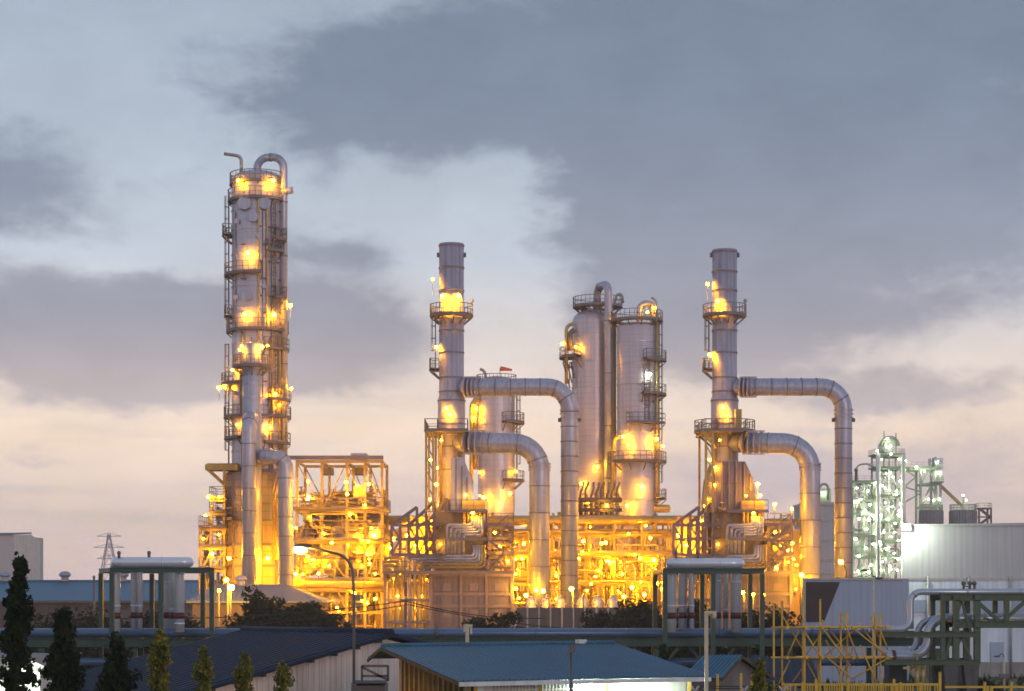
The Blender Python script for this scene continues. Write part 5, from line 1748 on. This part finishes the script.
# small fittings on top of the truss pipe
m = MB()
zz = Z(595, D) + .35
for dx in (0, .35, .6):
    m.tube([(X(962, D) + dx, D - .4, zz), (X(962, D) + dx, D - .4, zz + .25)], .07, 8)
    m.ball((X(962, D) + dx, D - .4, zz + .3), .14, n=8, m=5)
m.bar((X(961, D), D - .4, zz + .14), (X(969, D), D - .4, zz + .14), .06)
tag(m.build('valve_group', MAT['dark_steel']), 'little cluster of dark valves on the top truss pipe', 'valves')
o = MB()
o.tube([W(917, 690, D - 1), W(917, 664, D - 1)], .12, 10).tube([W(923, 690, D - 1), W(923, 660, D - 1)], .12, 10)
valve_mb(W(917, 666, D - 1), .4, o)
o.bar(W(903, 668, D - 1), W(920, 668, D - 1), .14)
tag(o.build('pipe_stub', MAT['process_pipe']), 'pair of short pipe stubs with a valve below the thick S bend', 'pipe')
o = MB().box2(W(889, 692, D + 3), W(902, 664, D + 4.5)).box2(W(887, 664, D + 2.8), W(904, 662.5, D + 4.7))
tag(o.build('dark_doorway_kiosk', MAT['concrete_dark']), 'dark upright kiosk beneath the pipes by the yellow fence', 'kiosk')
# ================================================================== sheds
def corrugated(A, B, A2, B2, pitch=.2, amp=.035, th=.03):
    """sheet from ridge A-B down to eave A2-B2, ribs running down the slope"""
    A, B, A2, B2 = map(Vector, (A, B, A2, B2))
    up = (B - A).cross(A2 - A).normalized()
    if up.z < 0: up = -up
    n = max(4, int((B - A).length / pitch))
    m = MB()
    vs, fs = [], []
    prof = [(0, 0), (.5, 0), (.62, 1), (.88, 1)]
    cols = []
    for i in range(n):
        for f, h in prof:
            cols.append(((i + f) / n, h))
    cols.append((1.0, 0))
    for u, h in cols:
        vs += [A.lerp(B, u) + up * h * amp, A2.lerp(B2, u) + up * h * amp, A.lerp(B, u) - up * th, A2.lerp(B2, u) - up * th]
    for i in range(len(cols) - 1):
        b = 4 * i
        fs += [(b, b + 1, b + 5, b + 4), (b + 2, b + 6, b + 7, b + 3), (b + 1, b + 3, b + 7, b + 5), (b, b + 4, b + 6, b + 2)]
    fs += [(0, 2, 3, 1), (len(vs) - 4, len(vs) - 3, len(vs) - 1, len(vs) - 2)]
    return m.add(vs, fs)


def plan(deg):
    return Vector((cos(radians(deg)), sin(radians(deg)), 0))


# dark roofed shed -------------------------------------------------------------
D = 78
apex = W(392, 633.5, D)
rake = plan(180 + 50)            # down slope, toward the viewer
ridge = plan(180 - 40)           # ridge runs away
run, rise = 11.0, 2.0
Lr = 8.6
t = thing('storage_shed', 'pale walled shed with a big dark blue metal roof beside the cypresses', 'shed', Vector((apex.x, apex.y, 0)))
eA = apex + rake * run - Vector((0, 0, rise))
far = apex + ridge * Lr
eB = far + rake * run - Vector((0, 0, rise))
rf = corrugated(apex, far, eA, eB, .36, .065).build('roof', MAT['dark_roof'], t)
run2 = 5.0
e2 = apex - rake * run2 - Vector((0, 0, rise * run2 / run))
e2b = far - rake * run2 - Vector((0, 0, rise * run2 / run))
corrugated(far, apex, e2b, e2, .28, .04).build('rear_roof', MAT['dark_roof'], t)
MB().tube([apex + Vector((0, 0, .05)), far + Vector((0, 0, .05))], .14, 8).build('ridge_cap', MAT['dark_roof'], rf)
dn = Vector((0, 0, -.16))
for e_ in (eA, e2):
    MB().bar(apex + dn * .5 - ridge * .04, e_ + dn * .5 - ridge * .04, .05, .12).build('barge_board', MAT['dark_roof'], t)
ins = ridge * .45
w0 = apex + ins + dn * 1.3
w1 = apex + ins + rake * (run - .5) - Vector((0, 0, (run - .5) * rise / run)) + dn * 1.3
w2 = apex + ins - rake * (run2 - .5) - Vector((0, 0, (run2 - .5) * rise / run)) + dn * 1.3
g0 = lambda p: Vector((p.x, p.y, 0))
MB().extrude([g0(w1), g0(w2), w2, w0, w1], ridge * (Lr - .9)).build('wall', MAT['cream_wall'], t)
m = MB()
for k in range(9):
    p = apex + rake * (run * (k + .5) / 9) - Vector((0, 0, rise * (k + .5) / 9)) + dn * 1.1
    m = MB().bar(p - ridge * .02, p + ridge * .42, .12, .14)
    m.build('purlin_end', MAT['timber_dark'], t)
m = MB()
for k in range(36):
    q = w1.lerp(w0, k / 36) if k else w1
    q = Vector((q.x, q.y, q.z - .12)) - ridge * .012
    m.bar(Vector((q.x, q.y, .1)), q, .025)
m.build('wall_seam', MAT['cream_wall'], t)
# small dark lean-to with rail by its corner
t = thing('lean_to', 'little dark flat roofed lean to with a diagonal brace against the pale shed wall', 'lean-to', W(372, 691, 73))
D = 73
MB().box2(W(352, 720, D), W(388, 683, D + 2)).build('wall', MAT['dark_steel'], t)
MB().box2(W(351, 683, D - .1), W(388.5, 681, D + 2.1)).build('roof', MAT['concrete_dark'], t)
for a, b, c, d in ((362, 681, 362, 665.5), (388, 681, 388, 665.5), (362, 666, 388, 666), (362, 667, 388, 680), (362, 676, 388, 676)):
    member(t, 'frame_bar', W(a, b, D + .3), W(c, d, D + .3), .09, MAT['dark_steel'])

# blue roofed shed --------------------------------------------------------------
D = 66
s = D / F
th_ = 24
R0 = W(381, 646.5, D)
rd = plan(th_)
rk = plan(th_ - 90)
L = (615 - 381) * s / cos(radians(th_)) * 1.02
run = 6.7
# choose the slope so the eave reads at its height in image pixels
eA = R0 + rk * run
R1 = R0 + rd * L
RISE = .86
t = thing('timber_shed', 'open sided shed with pale blue metal roof and a slatted timber gable', 'shed', (R0.x, R0.y, 0))
down = Vector((0, 0, -RISE))
C0, C1 = R0 + rk * run + down, R1 + rk * run + down
rf = corrugated(R0, R1, C0, C1, .19, .035).build('roof', MAT['blue_roof'], t)
B0, B1 = R0 - rk * 1.3 - Vector((0, 0, .42)), R1 - rk * 1.3 - Vector((0, 0, .42))
corrugated(R1, R0, B1, B0, .19, .035).build('rear_roof', MAT['blue_roof'], t)
MB().tube([R0 + Vector((0, 0, .04)), R1 + Vector((0, 0, .04))], .07, 8).build('ridge_cap', MAT['blue_roof'], rf)
for a, b in ((R0, C0), (R1, C1), (R0, B0), (R1, B1)):
    MB().bar(a - Vector((0, 0, .09)), b - Vector((0, 0, .09)), .05, .1).build('barge_board', MAT['timber_dark'], t)
MB().bar(C0 - Vector((0, 0, .10)) + rk * .03, C1 - Vector((0, 0, .10)) + rk * .03, .09, .13).build('gutter', MAT['white_wall'], t)
# slatted gable
gi = rd * .55
for k in range(15):
    u = .05 + .92 * k / 14
    p = R0 + gi + rk * run * u * .96 + down * u * .96 - Vector((0, 0, .2))
    MB().bar(Vector((p.x, p.y, 0)), p, .05, .13).build('gable_slat', MAT['timber'], t)
MB().extrude([Vector((q.x, q.y, 0)) for q in (R0 + gi * 1.3, R0 + gi * 1.3 + rk * run * .93)] + [R0 + gi * 1.3 + rk * run * .93 + down * .93 - Vector((0, 0, .26)), R0 + gi * 1.3 - Vector((0, 0, .26))], rd * .06).build('gable_backing', MAT['timber_dark'], t)
fw = rk * (run - .75)
zf = C0.z - .1
fa, fb = R0 + gi + fw, R1 - rd * .4 + fw
MB().extrude([Vector((fa.x, fa.y, 0)), Vector((fb.x, fb.y, 0)), Vector((fb.x, fb.y, zf + .12)), Vector((fa.x, fa.y, zf + .12))], -rk * .08).build('front_wall', MAT['white_wall'], t)
ra, rb = R1 - rd * .4, R1 - rd * .4 + fw
MB().extrude([Vector((ra.x, ra.y, 0)), Vector((rb.x, rb.y, 0)), Vector((rb.x, rb.y, zf)), Vector((ra.x, ra.y, ra.z - .3))], -rd * .08).build('end_wall', MAT['white_wall'], t)
m = MB()
for k in range(34):
    p = fa.lerp(fb, .12 + .5 * k / 34) + rk * .03
    m.bar(Vector((p.x, p.y, zf - 1.3)), Vector((p.x, p.y, zf + .02)), .03)
for k in range(7):
    p, q = fa.lerp(fb, .12) + rk * .03, fa.lerp(fb, .62) + rk * .03
    zz = zf - .05 - k * .2
    m.bar(Vector((p.x, p.y, zz)), Vector((q.x, q.y, zz)), .03)
m.build('mesh_screen', MAT['galv'], t)
for u in (.02, .3, .6, .98):
    p = fa.lerp(fb, u) + rk * .4
    member(t, 'post', Vector((p.x, p.y, 0)), Vector((p.x, p.y, zf + .05)), .11, MAT['timber'])
p = fa.lerp(fb, .52) + rk * .5
lamp(t, Vector((p.x, p.y, zf - .16)), MAT['flood_white'], .19, 'eave_lamp')
p = fa.lerp(fb, .75) + rk * .5
lamp(t, Vector((p.x, p.y, zf - .3)), MAT['flood_white'], .14, 'eave_lamp')
p = R0 - rd * 1.1 + rk * 2.0
lamp(t, Vector((p.x, p.y, 1.7)), MAT['sodium_flood'], .16, 'gable_lamp')

# small dark blue hut ---------------------------------------------------------
D = 80
R0, R1 = W(703, 655.5, D + 1.5), W(742, 655, D)
t = thing('small_hut', 'small hut with dark blue gabled roof behind the white camera post', 'hut', Vector((R0.x, R0.y, 0)))
dl = Vector((-1.0, -1.6, -.85))
C0, C1 = R0 + dl, R1 + dl
rf = corrugated(R0, R1, C0, C1, .2, .035).build('roof', MAT['blue_roof'], t)
dr = Vector((1.5, 1.4, -.95))
corrugated(R1, R0, R1 + dr, R0 + dr, .2, .035).build('rear_roof', MAT['dark_roof'], t)
gx_ = (R0 - R1).normalized() * .25
P = [R1 + gx_ + dl * .85, R1 + gx_ + dr * .85]
MB().extrude([Vector((P[0].x, P[0].y, 0)), Vector((P[1].x, P[1].y, 0)), P[1] - Vector((0, 0, .1)), R1 + gx_ - Vector((0, 0, .1)), P[0] - Vector((0, 0, .1))], (R0 - R1) * .85).build('wall', MAT['dark_steel'], t)
for q_ in (C1, R1 + dr):
    MB().bar(R1 - Vector((0, 0, .08)), q_ - Vector((0, 0, .08)), .06, .12).build('barge_board', MAT['timber_dark'], t)
t = thing('flat_shelter', 'long low shelter with dark sloping roof behind the yellow scaffold', 'shelter', W(790, 691, 96))
D = 96
corrugated(W(752, 655, D), W(812, 660, D), W(745, 683, D - 3), W(822, 684, D - 3), .25, .035).build('roof', MAT['dark_roof'], t)
for px in (750, 784, 816):
    member(t, 'post', Vector((X(px, D), D - 2.8, 0)), Vector((X(px, D), D - 2.8, Z(682, D - 3) - .05)), .14, MAT['dark_steel'])
    member(t, 'post', Vector((X(px, D), D, 0)), Vector((X(px, D), D, Z(661, D) - .05)), .14, MAT['dark_steel'])

# lit cabin at the edge ------------------------------------------------------
D = 66
t = thing('gate_cabin', 'pale cabin wall glaring under a bright white lamp behind the dark cypress', 'cabin', W(5, 691, D))
A, B = W(-40, 668, D), W(46, 668, D)
MB().box2((A.x, D, 0), (B.x - .2, D + 4, Z(672, D))).build('wall', MAT['white_wall'], t)
MB().extrude([W(-42, 656, D - .5), W(22, 658.5, D - .5), W(48, 670, D - .5), W(48, 672, D - .5), W(-42, 672, D - .5)], (0, 5, 0)).build('roof', MAT['dark_steel'], t)
MB().bar(W(22, 658.2, D - .54), W(48.5, 669.8, D - .54), .05, .12).build('fascia', MAT['white_wall'], t)
MB().box2(W(50, 691, D + .5), W(62, 684, D + 1)).build('step', MAT['concrete'], t)
lamp(t, W(20, 674.5, D - .75), MAT['flood_white'], .15, 'wall_lamp')

# ================================================================== poles, cameras, lamps
GO = 'sodium street lamps of the plant yard'
def street_lamp(label, base, D, headpx, pole_r=.07, q=None, r=.32, arm=True):
    q = q or S
    bx = X(base, D)
    t = thing('street_lamp', label, 'street lamp', (bx, D, 0), GO)
    hp = W(headpx[0], headpx[1], D)
    if arm and abs(hp.x - bx) > .3:
        path = [(bx, D, 0), (bx, D, hp.z - .15), (hp.x, D, hp.z + .12)]
        pipe(t, path, pole_r, MAT['pole_grey'], 'pole', bend=.8, n=8)
    else:
        MB().tube([(bx, D, 0), (bx, D, hp.z - .1)], [pole_r * 1.2, pole_r], 8).build('pole', MAT['pole_grey'], t)
    MB().lathe([(pole_r * 2.4, 0), (pole_r * 2.2, .12), (pole_r * 1.3, .5)], (bx, D, 0), 10).build('base_plate', MAT['concrete'], t)
    lamp(t, hp, q, r, 'lamp_head')
    return t


D = 62
t = thing('street_lamp', 'tall gooseneck street lamp glaring orange in front of the lit steel frame', 'street lamp', (X(354, D), D, 0), GO)
pipe(t, [(X(354, D), D, 0), (X(354, D), D, Z(600, D)), (X(352, D), D, Z(557, D)), (X(306, D), D, Z(546.5, D))], .046, MAT['pole_grey'], 'pole', bend=.5, n=10)
m = MB()
hc = W(300, 548, D)
m.ball(hc + Vector((.1, 0, .06)), .28, .14, .09, 12, 6)
m.build('lamp_hood', MAT['pole_grey'], t)
MB().ball(hc + Vector((.02, 0, -.05)), .21, .15, .14, 12, 6).build('lamp_lens', MAT['sodium_street'], t)
MB().box2((X(351.5, D), D - .1, Z(700, D)), (X(356.5, D), D + .1, Z(684, D))).build('access_box', MAT['pole_grey'], t)

for lab, bx, D_, hd, q, r in (('pair of orange lamp globes on a post before the hipped building, higher one', 228, 172, (226.5, 582), MAT['sodium_flood'], .45),
                          ('orange lamp globe on a post before the hipped building, lower and brightest', 230.5, 170, (231, 590.5), MAT['sodium_flood'], .5),
                          ('small orange lamp at the hipped roof corner, dimmest of its cluster', 219, 173, (219, 592), SD, .26),
                          ('orange street lamp between the first furnace wall and the wide duct', 519.5, 181, (526, 597), MAT['sodium_yard'], .5),
                          ('brightest street lamp, at the foot of the wide orange duct', 549, 181, (543, 593), MAT['sodium_yard'], .55),
                          ('orange street lamp at the foot of the thin pale duct', 573, 181, (571.5, 591), MAT['sodium_yard'], .5),
                          ('small bent neck lamp with orange glow past the domed tanks', 583, 180, (587, 592), SD, .22),
                          ('orange lamp seen inside the raised pipe loop, brightest of three', 744, 170, (743, 594), SB, .34),
                          ('orange lamp seen inside the raised pipe loop, middle of three', 753, 171, (753, 596), S, .3),
                          ('dim orange lamp by the edge of the raised pipe loop', 763.5, 172, (764, 596), SD, .22),
                          ('orange lamp glowing against the farthest reaching duct', 846, 186, (841, 564), MAT['sodium_yard'], .45),
                          ('orange yard lamp just above the dark slatted trapezoid, at the glowing lower duct', 801, 187, (801.5, 577), MAT['sodium_yard'], .42)):
    street_lamp(lab, bx, D_, hd, .07, q, r)
for lab, bx, D_, top in (('thin unlit double armed lamp pole in front of the blue grey panel box', 873.5, 100, 577), ('tiny unlit lamp post before the pale hall wall', 1004, 126, 657)):
    t = thing('lamp_pole', lab, 'lamp pole', (X(bx, D_), D_, 0))
    k = .055 if D_ == 100 else .07
    MB().tube([(X(bx, D_), D_, 0), (X(bx, D_), D_, Z(top, D_))], [k * 1.3, k], 8).build('pole', MAT['pole_white'], t)
    for sx, px in ((-1, -6), (1, 3)):
        if D_ == 100 or sx < 0:
            p = W(bx + px, top - (7 if sx < 0 else -1), D_) if D_ == 100 else W(bx - 5, top - 1, D_)
            pipe(t, [W(bx, top, D_), W(bx + px * .3, top - (5 if sx < 0 else 2), D_), p], .03, MAT['pole_grey'], 'arm', bend=.2, n=6)
            MB().ball(p - Vector((.12 * -sx, 0, .02)), .22, .1, .06, 10, 5).build('lamp_head', MAT['pole_grey'], t)
    if D_ != 100:
        MB().box(W(bx, 676, D_), .55, .3, .3).build('control_box', MAT['dark_steel'], t)

D = 56
t = thing('camera_post', 'white square post with a bracket arm and a small security camera', 'security camera', (X(706, D), D, 0))
MB().box2((X(704.6, D), D - .05, 0), (X(708.2, D), D + .05, Z(611, D))).build('post', MAT['pole_white'], t)
MB().box2((X(708.25, D), D - .04, Z(613.5, D)), (X(716.5, D), D + .06, Z(611, D))).build('arm', MAT['pole_white'], t)
m = MB().lathe([(.03, .1), (.06, .08), (.07, .01), (.065, -.05), (.04, -.08), (.01, -.09)], (X(714.2, D), D, Z(616, D)), 14)
m.build('dome_camera', MAT['pole_white'], t)
D = 52
t = thing('camera_pole', 'slim dark pole with two cameras standing before the blue roofed shed', 'security camera', (X(571, D), D, 0))
MB().tube([(X(571, D), D, 0), (X(571, D), D, Z(642, D))], .035, 8).build('pole', MAT['pole_grey'], t)
m = MB().bar(W(568, 646, D), W(582, 643.5, D), .03)
m.build('arm', MAT['pole_grey'], t)
MB().box(W(580, 641.5, D), .16, .3, .1, .3).tube([W(584, 641, D), W(586.5, 642, D)], .055, 8).build('camera', MAT['white_wall'], t)
MB().box(W(573, 648.5, D), .12, .16, .16).box(W(569, 651, D), .1, .14, .1).build('control_box', MAT['dark_steel'], t)
D = 100
t = thing('vent_post', 'short pale square post with a bracket rising from the pipe bridge', 'post', (X(468, D), D, 0))
MB().box2((X(465.5, D), D - .1, 0), (X(469, D), D + .1, Z(624, D))).build('post', MAT['pole_white'], t)
MB().box2((X(463.5, D), D - .09, Z(627, D)), (X(472.5, D), D + .09, Z(624.5, D)) ).box2((X(463.5, D), D - .07, Z(632, D)), (X(465.3, D), D + .07, Z(627, D))).box2((X(470.2, D), D - .07, Z(634, D)), (X(472.2, D), D + .07, Z(627.1, D))).build('bracket', MAT['pole_white'], t)

D = 160
t = thing('utility_pole', 'dark utility pole with crossarm in front of the first furnace pipes', 'utility pole', (X(405.5, D), D, 0))
MB().tube([(X(405.5, D), D, 0), (X(405.5, D), D, Z(582, D))], [.16, .11], 10).build('pole', MAT['dark_steel'], t)
MB().box(W(405.5, 600, D - .2), 1.0, .12, .14).build('cross_arm', MAT['dark_steel'], t)
for dx in (-.4, 0, .4):
    MB().lathe([(.05, 0), (.09, .08), (.04, .2)], W(405.5, 599, D - .2) + Vector((dx, 0, .03)), 8).build('insulator', MAT['pole_white'], t)
t2_ = thing('utility_pole', 'plain thin dark pole rising by the blue warehouse near the raised pipe loop', 'utility pole', (X(94, 150), 150, 0))
MB().tube([(X(94, 150), 150, 0), (X(94, 150), 150, Z(578, 150))], [.12, .08], 8).build('pole', MAT['dark_steel'], t2_)
MB().lathe([(.1, 0), (.12, .1), (.02, .2)], (X(94, 150), 150, Z(578, 150)), 8).build('cap', MAT['dark_steel'], t2_)


def cable(a, b, sag, r, label):
    pts = []
    for i in range(25):
        u = i / 24
        p = Vector(a).lerp(Vector(b), u)
        p.z -= 4 * sag * u * (1 - u)
        pts.append(p)
    tag(MB().tube(pts, r, 6).build('cable', MAT['cable_black']), label, 'cable', 'black cables strung from the utility pole')


cable(W(405.5, 601, 159.8), W(94, 618, 150.1), .5, .045, 'upper black cable sagging from the utility pole past the street lamp')
cable(W(405.3, 605, 159.8), W(94, 632, 150.1), .5, .04, 'lower black cable sagging from the utility pole past the street lamp')
cable(W(405.7, 601, 159.8), W(545, 618, 165), .45, .045, 'black cable running from the utility pole across the lilac furnace wall')
cable(W(405.7, 604, 159.8), W(640, 632, 168), .5, .04, 'thin black cable dropping from the utility pole toward the bushes')

# ================================================================== scaffold and yellow fence
D = 85
YS = MAT['yellow_scaffold']
t = thing('scaffold', 'yellow tube scaffold with crossed braces in front of the panel box', 'scaffold', (X(832, D), D, 0))
vt = [(774, 603), (787, 601), (804.5, 630), (808, 588), (820.5, 599), (824.5, 632), (840.5, 612), (853, 611), (874.5, 613), (887, 612)]
for i, (px, py) in enumerate(vt):
    yy = D + (0 if i % 2 == 0 else 1.5)
    MB().tube([(X(px, D), yy, 0), (X(px + rng.uniform(-.4, .4), D), yy, Z(py, D))], .042, 8).build('standard', YS, t)
for py in (627.5, 657.5):
    for yy in (D - .09, D + 1.59):
        MB().tube([W(771, py + rng.uniform(-.5, .5), yy), W(889.5, py + rng.uniform(-.5, .5), yy)], .038, 8).build('ledger', YS, t)
    MB().box2(W(800, py - .2, D + .05), W(889, py - 1.6, D + 1.4)).build('plank', YS, t)
for px in (774, 806, 822, 841, 853, 875, 887):
    for py in (628.6, 658.6):
        MB().tube([W(px, py, D - .3), W(px, py, D + 1.9)], .036, 8).build('transom', YS, t)
for (a, b, c, d, k) in ((804, 630, 820, 657, 0), (822, 627, 852, 668, 0), (841, 613, 858, 658, 0), (853, 628, 889, 657, 0), (874, 614, 888, 650, 0), (824, 655, 853, 679, 0), (852, 679, 888, 658, 0),
                        (806, 655, 826, 627, 1), (824, 657, 862, 623, 1), (838, 690, 854, 645, 1), (803, 655, 822, 690, 1), (776, 605, 806, 655, 1), (788, 655, 800, 628, 1), (822, 620, 852, 658, 1), (870, 616, 880, 640, 1), (862, 628, 884, 655, 1),
                        (776, 690, 790, 660, 1), (793, 682, 812, 655, 1), (860, 645, 880, 690, 0), (826, 640, 846, 690, 1)):
    yy = D - .16 if k == 0 else D + 1.66
    MB().tube([W(a, b, yy), W(c, d, yy)], .033, 8).build('brace', YS, t)
for (px, py) in [(p, q) for p in (787, 806, 822, 841, 853, 875, 887) for q in (627.5, 657.5)]:
    MB().box(W(px, py, D - .12), .13, .13, .13, .4).build('coupler', YS, t)

D = 82
t = thing('yellow_fence', 'yellow railing with close pickets along the bottom edge of the yard', 'fence', (X(840, D), D, 0))
YP = MAT['yellow_paint']
MB().bar(W(782, 684.5, D), W(940, 684.5, D), .07, .09).build('top_rail', YP, t)
MB().bar(W(782, 704, D), W(1040, 704, D), .07, .09).build('bottom_rail', YP, t)
MB().bar(W(945, 687, D + 1), W(1040, 687, D + 1), .07, .09).build('top_rail', YP, t)
m_ = None
for k in range(64):
    px = 783 + k * 2.45
    if rng.random() < .12: continue
    MB().bar(W(px, 704, D), W(px, 684.6 if k % 8 else 682.5, D), .05 if k % 8 else .1).build('picket', YP, t)
for px in (816, 848, 894, 940):
    MB().bar(Vector((X(px, D), D, 0)), W(px, 679 if px != 940 else 672, D), .1).build('post', YP, t)
for px in (892.5, 895.5, 988, 991):
    MB().box2(W(px - 1.7, 706, D - .3), W(px + 1.7, 686, D - .2)).build('sign_board', YP, t)
for px in (985, 1012):
    MB().bar(Vector((X(px, D), D + 1, 0)), W(px, 682, D + 1), .1).build('post', YP, t)
D = 70
t = thing('wire_fence', 'wire fence with grey Y topped posts along the bottom by the camera post', 'fence', (X(740, D), D, 0))
for px in (695, 744, 783):
    MB().bar(Vector((X(px, D), D, 0)), W(px, 691, D), .08).build('post', MAT['galv'], t)
    MB().bar(W(px, 691, D), W(px - 4, 686, D), .07).bar(W(px, 691, D), W(px + 4, 686, D), .07).build('outrigger', MAT['galv'], t)
for py, dx in ((686.3, 4), (688.5, 2), (693, 0), (700, 0)):
    for sx in ((-1, 1) if dx else (0,)):
        MB().bar(W(690 + sx * dx, py, D), W(788 + sx * dx, py, D), .025).build('wire', MAT['galv'], t)
GB = 'rusty bamboo stakes by the small hut'
for px, py, lab in ((717.5, 674, 'rusty stake just past the white camera post'), (741, 673, 'rusty stake below the small hut gable'), (752, 674.5, 'rusty stake, one of a close pair by the little amber toned tree'), (754.5, 673, 'second stake of the close pair beside the little amber toned tree')):
    o = MB().tube([Vector((X(px, 72), 72, 0)), W(px, py, 72)], .05, 8).build('stake', MAT['yellow_scaffold'])
    tag(o, lab, 'stake', GB)

# ================================================================== trees and bushes
def cypress(label, px, top, half, D, cnt, size, seed, wild=.25, group='cypress trees along the bottom edge', mat='leaf_cypress', lean=0.0):
    g = random.Random(seed)
    x0 = X(px, D)
    h = Z(top, D)
    w = half * D / F
    hw = max(w * 2.6, (691 - top) * .7 * D / F)
    t = thing('cypress_tree', label, 'tree', (x0, D, 0), group)
    MB().tube([(x0, D, 0), (x0 + .02, D, h * .5), (x0, D, h * .93)], [.12 + w * .06, .08, .02], 8).build('trunk', MAT['bark'], t)
    m = MB()
    nl = int(h * 7)
    for i in range(nl):
        u = (i + g.random()) / nl
        z = h * u
        prof = min(1.0, ((h - z) / hw) ** .8 + .12)
        R = w * prof * g.choice([.66, .8, .95, 1.05, 1.2])
        for k in range(max(5, int(9 * prof + 3))):
            a = g.uniform(0, 2 * pi)
            rr = R * g.uniform(.15, .92)
            leaves(m, (x0 + rr * cos(a) + lean * max(0, u - .85) * h, D + rr * sin(a), z + g.uniform(-.1, .1)), max(.12, w * wild * 1.2), max(6, int(cnt / (nl * 4))), size, g, 1.1, .8)
    leaves(m, (x0, D, h), w * .12, 10, size, g, 3.0)
    m.build('crown', MAT[mat], t)


cypress('tallest cypress, near black, before the blinding cabin lamp', 16, 556, 18, 44, 7500, .11, 1, lean=.12)
cypress('broad dark cypress second in height, beside the tallest one', 64, 614, 21, 44, 6500, .11, 2)
cypress('low cone shaped cypress overlapping the dark roof edge', 117, 641, 20, 44, 4600, .11, 3)
cypress('slim cypress standing against the dark roof, amber lamplight put into its leaf colour', 160, 634, 12, 44, 3800, .10, 4, mat='leaf_amberlit')
cypress('small wispy cypress against the middle of the dark roof', 204, 650, 11, 44, 2600, .09, 5, mat='leaf_amberlit')
cypress('little cypress with bent tip, before the lower corner of the dark roof', 243, 656, 10, 44, 2400, .09, 6, mat='leaf_amberlit', lean=.1)
cypress('smallest cypress, in front of the pale shed wall', 282, 663, 9, 44, 2200, .09, 7, mat='leaf_amberlit', lean=.06)
cypress('little tree with amber lamplight in its leaf colour at the fence beneath the raised pipe loop', 760, 664, 8, 50, 2400, .1, 8, mat='leaf_amberlit')
cypress('dark cypress tip showing over the end of the blue roof', 664, 646, 5, 88, 1500, .16, 9)


def bush(label, px, top, half, D, seed, group='dark bushes before the plant', size=.34, cnt=2600):
    g = random.Random(seed)
    x0, h, w = X(px, D), Z(top, D), half * D / F
    t = thing('bush', label, 'bush', (x0, D, 0), group)
    tr = MB()
    m = MB()
    nc = 34 + int(half * 1.2)
    cnt = int(cnt * 1.9)
    for i in range(nc):
        a = g.uniform(-1, 1)
        lim = h * sqrt(max(.05, 1 - a * a * .85)) * g.uniform(.62, 1.0)
        c = (x0 + w * a, D + g.uniform(-1, 1) * min(w, 2.5), g.uniform(.35, .97) * lim)
        leaves(m, c, min(h, w) * g.uniform(.16, .32) + .25, int(cnt / nc), size, g, .8)
        tr.tube([(x0 + w * a * .4, D, 0), (c[0], c[1], c[2])], [.09, .03], 6)
    tr.build('stem', MAT['bark'], t)
    m.build('crown', MAT['leaf_bush'], t)


bush('broad dim bush before the hipped building, amber lit at its top', 262, 585, 36, 160, 21, cnt=5200)
bush('bush in front of the hipped roof end', 302, 596, 30, 160, 22, cnt=4400)
bush('bush close to the orange lit yard beside the hipped building', 332, 605, 16, 160, 23)
bush('small bush at the foot of the lit steel frame', 345, 617, 8, 160, 24, cnt=1200)
bush('leafy bush in front of the lilac furnace wall', 488, 604, 26, 158, 25, cnt=3600)
bush('rounded bush under the orange street lamps', 510, 612, 18, 157, 26)
bush('bush spreading below the thin pale duct', 606, 603, 28, 157, 27, cnt=3600)
bush('tallest dark bush, next to the green loop frame', 640, 589, 32, 158, 28, cnt=5200)
bush('bush inside the raised loop frame before the second furnace', 692, 601, 26, 158, 29, cnt=3600)
bush('wide bush seen between the loop frame and the panel box', 768, 604, 36, 158, 30, cnt=4800)
bush('bush by the blue warehouse wall, beside the raised loop', 75, 600, 42, 150, 31, cnt=4200)
bush('bush by the blue warehouse wall behind the raised loop', 160, 603, 44, 150, 32, cnt=4200)
bush('low dark shrub under the pipe bridge before the timber shed', 420, 652, 40, 112, 33, size=.26)
bush('low dark shrub under the pipe bridge behind the blue roof', 545, 652, 50, 112, 34, size=.26, cnt=3000)
bush('low shrub at the foot of the pale hall wall', 985, 682, 16, 112, 35, size=.2, cnt=1500)
gr = MB()
g_ = random.Random(9)
for i in range(5000):
    x, y = g_.uniform(-40, 40), g_.uniform(104, 148)
    h_ = g_.uniform(.15, .6)
    a = g_.uniform(0, pi)
    d = Vector((cos(a), sin(a), 0)) * .12
    p = Vector((x, y, 0))
    tip = p + Vector((g_.uniform(-.15, .15), g_.uniform(-.15, .15), h_))
    gr.add([p - d, p + d, tip], [(0, 1, 2)])
tag(gr.build('grass', MAT['grass']), 'rough dark grass in the yard beyond the pipe bridge', None, None, 'stuff')

# ================================================================== evening haze lying over the site
hz = MB().box2((-760, -60, -1.0), (760, 1400, 56))
hzo = hz.build('haze', bpy.data.materials.new('haze'), org=(0, 0, 0))
hm = hzo.data.materials[0]
hm.use_nodes = True
nt = hm.node_tree
nt.nodes.remove(nt.nodes['Principled BSDF'])
pv = nt.nodes.new('ShaderNodeVolumePrincipled')
pv.inputs['Color'].default_value = (.92, .90, .92, 1)
pv.inputs['Density'].default_value = HAZE
pv.inputs['Anisotropy'].default_value = .35
nt.links.new(pv.outputs[0], nt.nodes['Material Output'].inputs['Volume'])
tag(hzo, 'thin evening haze lying over the whole site', None, None, 'stuff')
